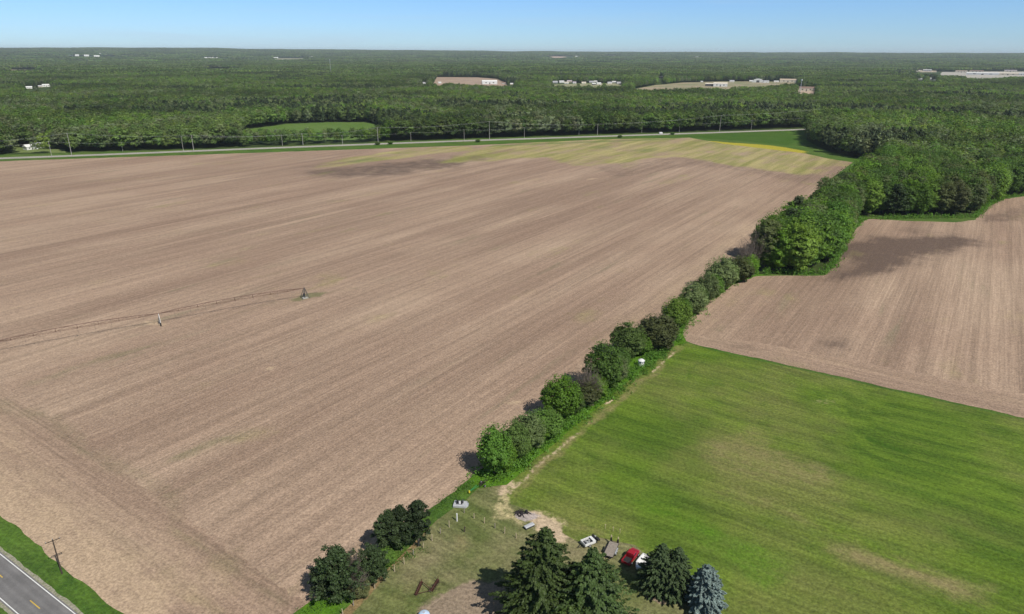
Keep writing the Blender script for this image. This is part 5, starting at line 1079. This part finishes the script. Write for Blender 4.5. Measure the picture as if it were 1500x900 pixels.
for sy in (-1, 1): MB().box((0.12, sy*(Wt/2-0.12), 1.40), (1.0, 0.05, 0.36)).build('side_window', MT_GLASS, o)
MB().box((-1.6, 0.92, 0.78), (2.2, 0.10, 0.56)).box((-1.6, -0.92, 0.78), (2.2, 0.10, 0.56)).box((-2.68, 0, 0.78), (0.07, 1.75, 0.55)).build('bed_wall', MT_RED, o); MB().box((-1.58, 0, 0.58), (2.1, 1.72, 0.06)).build('bed_floor', MT_DARK, o)
for dx in (-1.6, 1.5):
    for sy in (-1, 1): wheel_part('wheel', o, (dx, sy*0.90, 0.37), 0.37, 0.24)
MB().box((2.42, 0, 0.55), (0.12, 1.8, 0.18)).build('bumper', MT_GREY, o)
for sy in (-1, 1): MB().box((2.34, sy*0.68, 0.78), (0.06, 0.3, 0.16)).build('headlight', MT_WHITE, o)
# white open boat half under the spruce
def boat(nm, loc, rz, L, Wd, label, hullm, inm, hh=0.75, zc=0.35):
    o = empty(nm, loc, rz, label, 'boat'); n = 11; prof = lambda f: Wd/2*(1 - max(0, (f-0.5)/0.5)**2.4)*(0.92 + 0.08*min(1, f*4))
    R0, R1, R2 = [], [], []
    ro = []
    for k in range(n):
        f = k/(n-1); x = -L/2 + L*f; w_ = max(prof(f), 0.03); sh = hh + 0.22*max(0, f-0.5)**1.5
        ro.append([(x, -w_, zc+sh), (x, -w_*0.82, zc+0.15), (x, 0, zc + 0.02*L*max(0, f-0.6)), (x, w_*0.82, zc+0.15), (x, w_, zc+sh), (x, w_*0.82, zc+sh+0.02), (x, w_*0.70, zc+0.32), (x, 0, zc+0.26), (x, -w_*0.70, zc+0.32), (x, -w_*0.82, zc+sh+0.02)])
    MB().loft(ro).build('hull', hullm, o)
    MB().box((-L/2+0.05, 0, zc+0.45), (0.1, Wd*0.86, 0.6)).build('transom', hullm, o)
    for dx in (-0.22, 0.12): MB().box((dx*L, 0, zc+0.5), (0.3, Wd*0.74, 0.07)).build('seat', inm, o)
    MB().prism([(L*0.22, zc+0.62), (L*0.44, zc+0.76), (L*0.44, zc+0.83), (L*0.22, zc+0.72)], -Wd*0.20, Wd*0.20).build('foredeck', hullm, o)
    MB().box((-L/2-0.12, 0, zc+0.75), (0.32, 0.32, 0.5), taper=0.8).box((-L/2-0.16, 0, zc+0.2), (0.12, 0.12, 0.8)).build('outboard_motor', MT_DARK, o)
    return o
o = boat('open_boat', (*G(940, 829), 0.08), rzof((949, 815), (931, 838)), 5.0, 2.1, 'white open boat with dark interior poking out from under the dark olive spruce', MT_WHITE, MT_DKGREY, zc=0.3)
MB().box((0.3, 0, 0.17), (3.4, 0.9, 0.12)).tube([(-0.6, -0.95, 0.28), (-0.6, 0.95, 0.28)], 0.05, 6).build('cradle', MT_DARK, o)
# grey flat boat near the field corner
o = empty('flat_boat', (*G(675.5, 741), 0.08), rzof((665, 740), (686, 741.5)), 'grey flat-bottomed boat with dark seats on the grass near the field corner', 'boat')
pl = [(-1.75, -1.05), (1.25, -1.05), (1.75, -0.35), (1.75, 0.35), (1.25, 1.05), (-1.75, 1.05)]
MB().add([(x, y, 0.05) for x, y in pl] + [(x, y, 0.42) for x, y in pl], [(5,4,3,2,1,0), (6,7,8,9,10,11)] + [(i, (i+1) % 6, (i+1) % 6+6, i+6) for i in range(6)]).build('hull', MT_SILVER, o)
rail = MB()
for i in range(6):
    a, b2 = Vector((*pl[i], 0)), Vector((*pl[(i+1) % 6], 0)); rail.tube([a*0.97 + Vector((0, 0, 0.50)), b2*0.97 + Vector((0, 0, 0.50))], 0.06, 6)
rail.build('gunwale', MT_SILVER, o); MB().box((-0.45, 0.25, 0.435), (1.5, 1.0, 0.02)).build('floor_mat', MT_DKGREY, o)
for dx in (-0.9, -0.15): MB().box((dx, 0.35, 0.68), (0.42, 0.5, 0.5)).box((dx-0.2, 0.35, 1.0), (0.1, 0.5, 0.5)).build('seat', MT_DARK, o)
MB().box((0.3, 0.5, 0.75), (0.35, 0.6, 0.65)).build('console', MT_DKGREY, o)
tag(MB().tube([(0,0,0),(0,0,0.25),(0,0,0.5),(0,0,0.6)], 0.32, 12, 0.22).build('white_bucket', MT_WHITE, None, loc=(G(673.5, 740)[0], G(673.5, 740)[1], 0.53)), 'round white bucket standing in the grey flat boat', 'bucket')
# hay rake with green drawbar
o = empty('hay_rake', (*G(707, 711), 0.06), rzof((697, 713), (712, 708)), 'dark wheeled hay rake at the near end of the hedge, with a green drawbar', 'farm implement')
MB().tube([(-1.3, 0, 0.7), (1.4, 0.1, 0.7)], 0.06, 6).tube([(-1.0, -0.6, 0.55), (1.3, 0.7, 0.6)], 0.05, 6).build('frame', MT_RUST, o)
for k in range(5):
    w1 = MB(); cx = -0.9 + k*0.5; cy = -0.45 + 0.22*k; cc = Vector((cx, cy, 0.62)); u_ = Vector((0.75, 0.66, 0)); 
    w1.tube([cc + u_*0.52*math.cos(t_*math.pi/8) + Vector((0, 0, 0.52*math.sin(t_*math.pi/8))) for t_ in range(17)], 0.03, 5)
    for t_ in range(14):
        a_ = t_*math.pi/7; e_ = u_*math.cos(a_) + Vector((0, 0, math.sin(a_))); w1.tube([cc + e_*0.1, cc + e_*0.60], 0.014, 3)
    w1.build('tine_wheel', MT_DARK, o)
for sy in (-1, 1): wheel_part('wheel', o, (0.1, sy*1.0, 0.32), 0.32, 0.16)
a = Vector((*G(698, 714), 0)) - Vector(o.location); a = Matrix.Rotation(-o.rotation_euler.z, 3, 'Z') @ a; b2 = Vector((*G(687.5, 723), 0)) - Vector(o.location); b2 = Matrix.Rotation(-o.rotation_euler.z, 3, 'Z') @ b2
MB().tube([(a.x, a.y, 0.55), (b2.x, b2.y, 0.45)], 0.09, 6).tube([(a.x+0.4, a.y-0.5, 0.55), (b2.x, b2.y, 0.45)], 0.06, 6).build('drawbar', MT_GREEN, o); MB().box((b2.x, b2.y, 0.42), (0.35, 0.28, 0.5)).tube([(b2.x, b2.y, 0.0), (b2.x, b2.y, 0.8)], 0.05, 6).build('hitch_jack', MT_YELLOW, o)
# burn pile
rg = random.Random(5); m = MB()
for k in range(26):
    a_ = rg.uniform(0, 3.1); l_ = rg.uniform(0.3, 0.9); x = rg.gauss(0, 0.75); y = rg.gauss(0, 0.4); z = rg.uniform(0.08, 0.4); m.tube([(x - math.cos(a_)*l_, y - math.sin(a_)*l_, max(0.06, z-rg.uniform(0, .2))), (x + math.cos(a_)*l_, y + math.sin(a_)*l_, z+rg.uniform(0, .2))], rg.uniform(0.04, 0.11), 5)
o = m.build('burn_pile', MT_ASH, None, loc=(*G(763, 753), 0.08)); tag(o, 'charred heap of burnt branches beside the grey ash patch', 'burn pile')
tag(MB().tube([(0,0,0),(0,0,0.3),(0,0,0.8)], 0.32, 12, 0.30).build('burn_barrel', MT_DARK, None, loc=(*G(771, 752.5), 0.08)), 'black burn barrel standing on the grey ash patch', 'barrel')
# white trough
o = empty('feed_trough', (*G(775, 773.5), 0.08), rzof((768.5, 775.5), (780.5, 770)), 'long white lidded feed trough at the edge of the bare sand', 'trough')
MB().prism([(-0.42, 0.12), (-0.48, 0.55), (0.48, 0.55), (0.42, 0.12)], -1.15, 1.15).build('tub', MT_DKGREY, o).rotation_euler = (0, 0, rad(90))
l_ = MB().prism([(-0.52, 0.55), (-0.50, 0.66), (-0.3, 0.74), (0.3, 0.74), (0.50, 0.66), (0.52, 0.55)], -1.2, 1.2).build('lid', MT_SILVER, o); l_.rotation_euler = (0, 0, rad(90))
for dx in (-0.9, 0.9): MB().box((dx, 0, 0.06), (0.12, 0.8, 0.12)).build('foot', MT_DARK, o)
# disc harrow
o = empty('disc_harrow', (*G(625, 866), 0.08), 0, 'rusty disc harrow with angled gangs lying on the bare yard dirt', 'farm implement')
def loc_(p, z): g_ = G(*p); return Vector((g_[0]-o.location.x, g_[1]-o.location.y, z))
P1, P2, P3, P4 = (609, 874), (617.5, 855), (632, 868), (642, 851.5)
fr_ = MB().tube([loc_(P2, 0.55), loc_(P3, 0.55)], 0.08, 6).tube([loc_(P1, 0.5), loc_(P2, 0.55)], 0.09, 6).tube([loc_(P3, 0.5), loc_(P4, 0.55)], 0.09, 6).tube([loc_(P1, 0.45), loc_(P3, 0.5)], 0.05, 6)
fr_.tube([loc_(P4, 0.5), loc_(P4, 1.2)], 0.06, 6).tube([loc_(P2, 0.5), loc_(P2, 1.0)], 0.06, 6); fr_.build('frame', MT_RUST, o)
for (a_, b_, n_) in ((P1, P2, 9), (P3, P4, 10)):
    A = loc_(a_, 0.27); B = loc_(b_, 0.27); ax = (B-A).normalized(); gmb = MB().tube([A, B], 0.035, 6)
    for k in range(n_):
        c_ = A.lerp(B, (k+0.5)/n_); gmb.tube([c_ - ax*0.03, c_ + ax*0.02], 0.36, 14, 0.26)
    gmb.build('disc_gang', MT_RUST, o)
m = MB(); rg = random.Random(11); A = loc_(P3, 0.2); B = loc_(P4, 0.2)
for k in range(40):
    p_ = A.lerp(B, rg.random()) + Vector((rg.gauss(0, .35), rg.gauss(0, .35), 0)); a_ = rg.uniform(0, 6.28); l_ = rg.uniform(.3, .8); m.tube([p_ + Vector((0, 0, rg.uniform(-.1, .2))), p_ + Vector((math.cos(a_)*l_, math.sin(a_)*l_, rg.uniform(.1, .7)))], 0.035, 4)
w_ = m.build('brush_heap', MT_OLDWOOD, None, loc=tuple(o.location)); tag(w_, 'dark tangle of brush lying over the right gang of the disc harrow', 'brush heap')
# domed tank at the bottom edge
o = empty('water_tank', (*G(621.5, 908), 0.08), 0, 'pale blue domed water tank cut off by the bottom edge of the frame', 'tank')
MB().loft([[(r_*math.cos(k*math.pi/12), r_*math.sin(k*math.pi/12), z_) for k in range(24)] for r_, z_ in ((1.1, 0), (1.12, 0.5), (1.1, 1.1), (1.0, 1.35), (0.75, 1.55), (0.4, 1.66), (0.25, 1.68))]).build('shell', MT_BLUE, o, smooth=False); MB().tube([(0,0,1.68),(0,0,1.76)], 0.24, 14).build('lid', MT_SILVER, o)
# buckets near the spruces
x, y = G(996, 874); o = empty('orange_can', (x, y, 0.08), 0, 'small orange and white fuel can between the dark spruce and the blue spruce', 'fuel can'); MB().box((0, 0, 0.24), (0.55, 0.35, 0.46), 0.5).build('body', MT_ORANGE, o); MB().tube([(0.1, 0, 0.47), (0.22, 0, 0.62)], 0.07, 6).build('spout', MT_WHITE, o)
x, y = G(1005, 849); tag(MB().tube([(0,0,0),(0,0,0.2),(0,0,0.45)], 0.17, 10, 0.22).build('white_pail', MT_WHITE, None, loc=(x, y, 0.08)), 'small white pail on the meadow side of the dark spruce', 'bucket')
# hunting blind
o = empty('hunting_blind', (*G(939, 536), 0.05), 0.3, 'white octagonal hunting blind in front of the hedge beside the dirt track', 'hunting blind')
oc = lambda r, z: [(r*math.cos(k*math.pi/4+0.39), r*math.sin(k*math.pi/4+0.39), z) for k in range(8)]
MB().loft([oc(1.05, 0.15), oc(1.05, 1.9)]).build('wall', MT_WHITE, o); MB().loft([oc(1.22, 1.9), oc(1.15, 2.05), oc(0.5, 2.45), oc(0.1, 2.5)]).build('roof', MT_WHITE, o)
for k in (4, 5, 6):
    a_ = k*math.pi/4 + 0.39 + math.pi/8; MB().box((0.985*math.cos(a_), 0.985*math.sin(a_), 1.4), (0.04, 0.5, 0.3), a_).build('window', MT_GLASS, o)
# dark shrubs and a van by the highway
for k, (a, b, l) in enumerate(((553, 212.5, 'small dark shrub on the highway verge, left of the pair below the tall pole'), (572, 211.6, 'small dark shrub on the highway verge, right of the pair below the tall pole'), (700, 208.5, 'small dark shrub on the verge below the middle of the highway'), (908, 202, 'small dark shrub on the verge right of the middle of the highway'), (985, 197.5, 'small dark shrub on the verge near the right end of the highway'))):
    x, y = G(a, b); tree('verge_shrub', 'hedge_mid0', x, y, 3.2, 6.5, l, 'shrubs on the highway verge', 'shrub')
x, y = G(968, 196.5); o = empty('white_van', (x, y, 0.17), rad(18), 'white van driving on the highway', 'van')
MB().prism([(-2.5, 0.4), (2.5, 0.4), (2.55, 1.1), (1.9, 1.35), (1.3, 2.2), (-2.5, 2.25)], -1, 1).build('body', MT_WHITE, o); MB().prism([(1.98, 1.36), (1.4, 2.12), (1.36, 2.1), (1.9, 1.36)], -0.85, 0.85).build('windshield', MT_GLASS, o)
for dx in (-1.6, 1.6):
    for sy in (-1, 1): wheel_part('wheel', o, (dx, sy*0.95, 0.36), 0.36, 0.2)

# ------------------------------------------------------------------ haze: an even, thin body of air over the land
M_HAZE = bpy.data.materials.new('haze_air'); M_HAZE.use_nodes = True; ht = M_HAZE.node_tree; ht.nodes.clear()
ho = ht.nodes.new('ShaderNodeOutputMaterial'); pv = ht.nodes.new('ShaderNodeVolumePrincipled'); pv.inputs['Color'].default_value = (0.80, 0.91, 1.0, 1); pv.inputs['Density'].default_value = HAZE_D; pv.inputs['Anisotropy'].default_value = 0.0
ht.links.new(pv.outputs[0], ho.inputs['Volume'])
hb = MB().box((0, 0, 98), (72000, 72000, 206)).build('haze', M_HAZE); tag(hb, kind='stuff', label='thin blue haze over the distant woods', cat='haze')
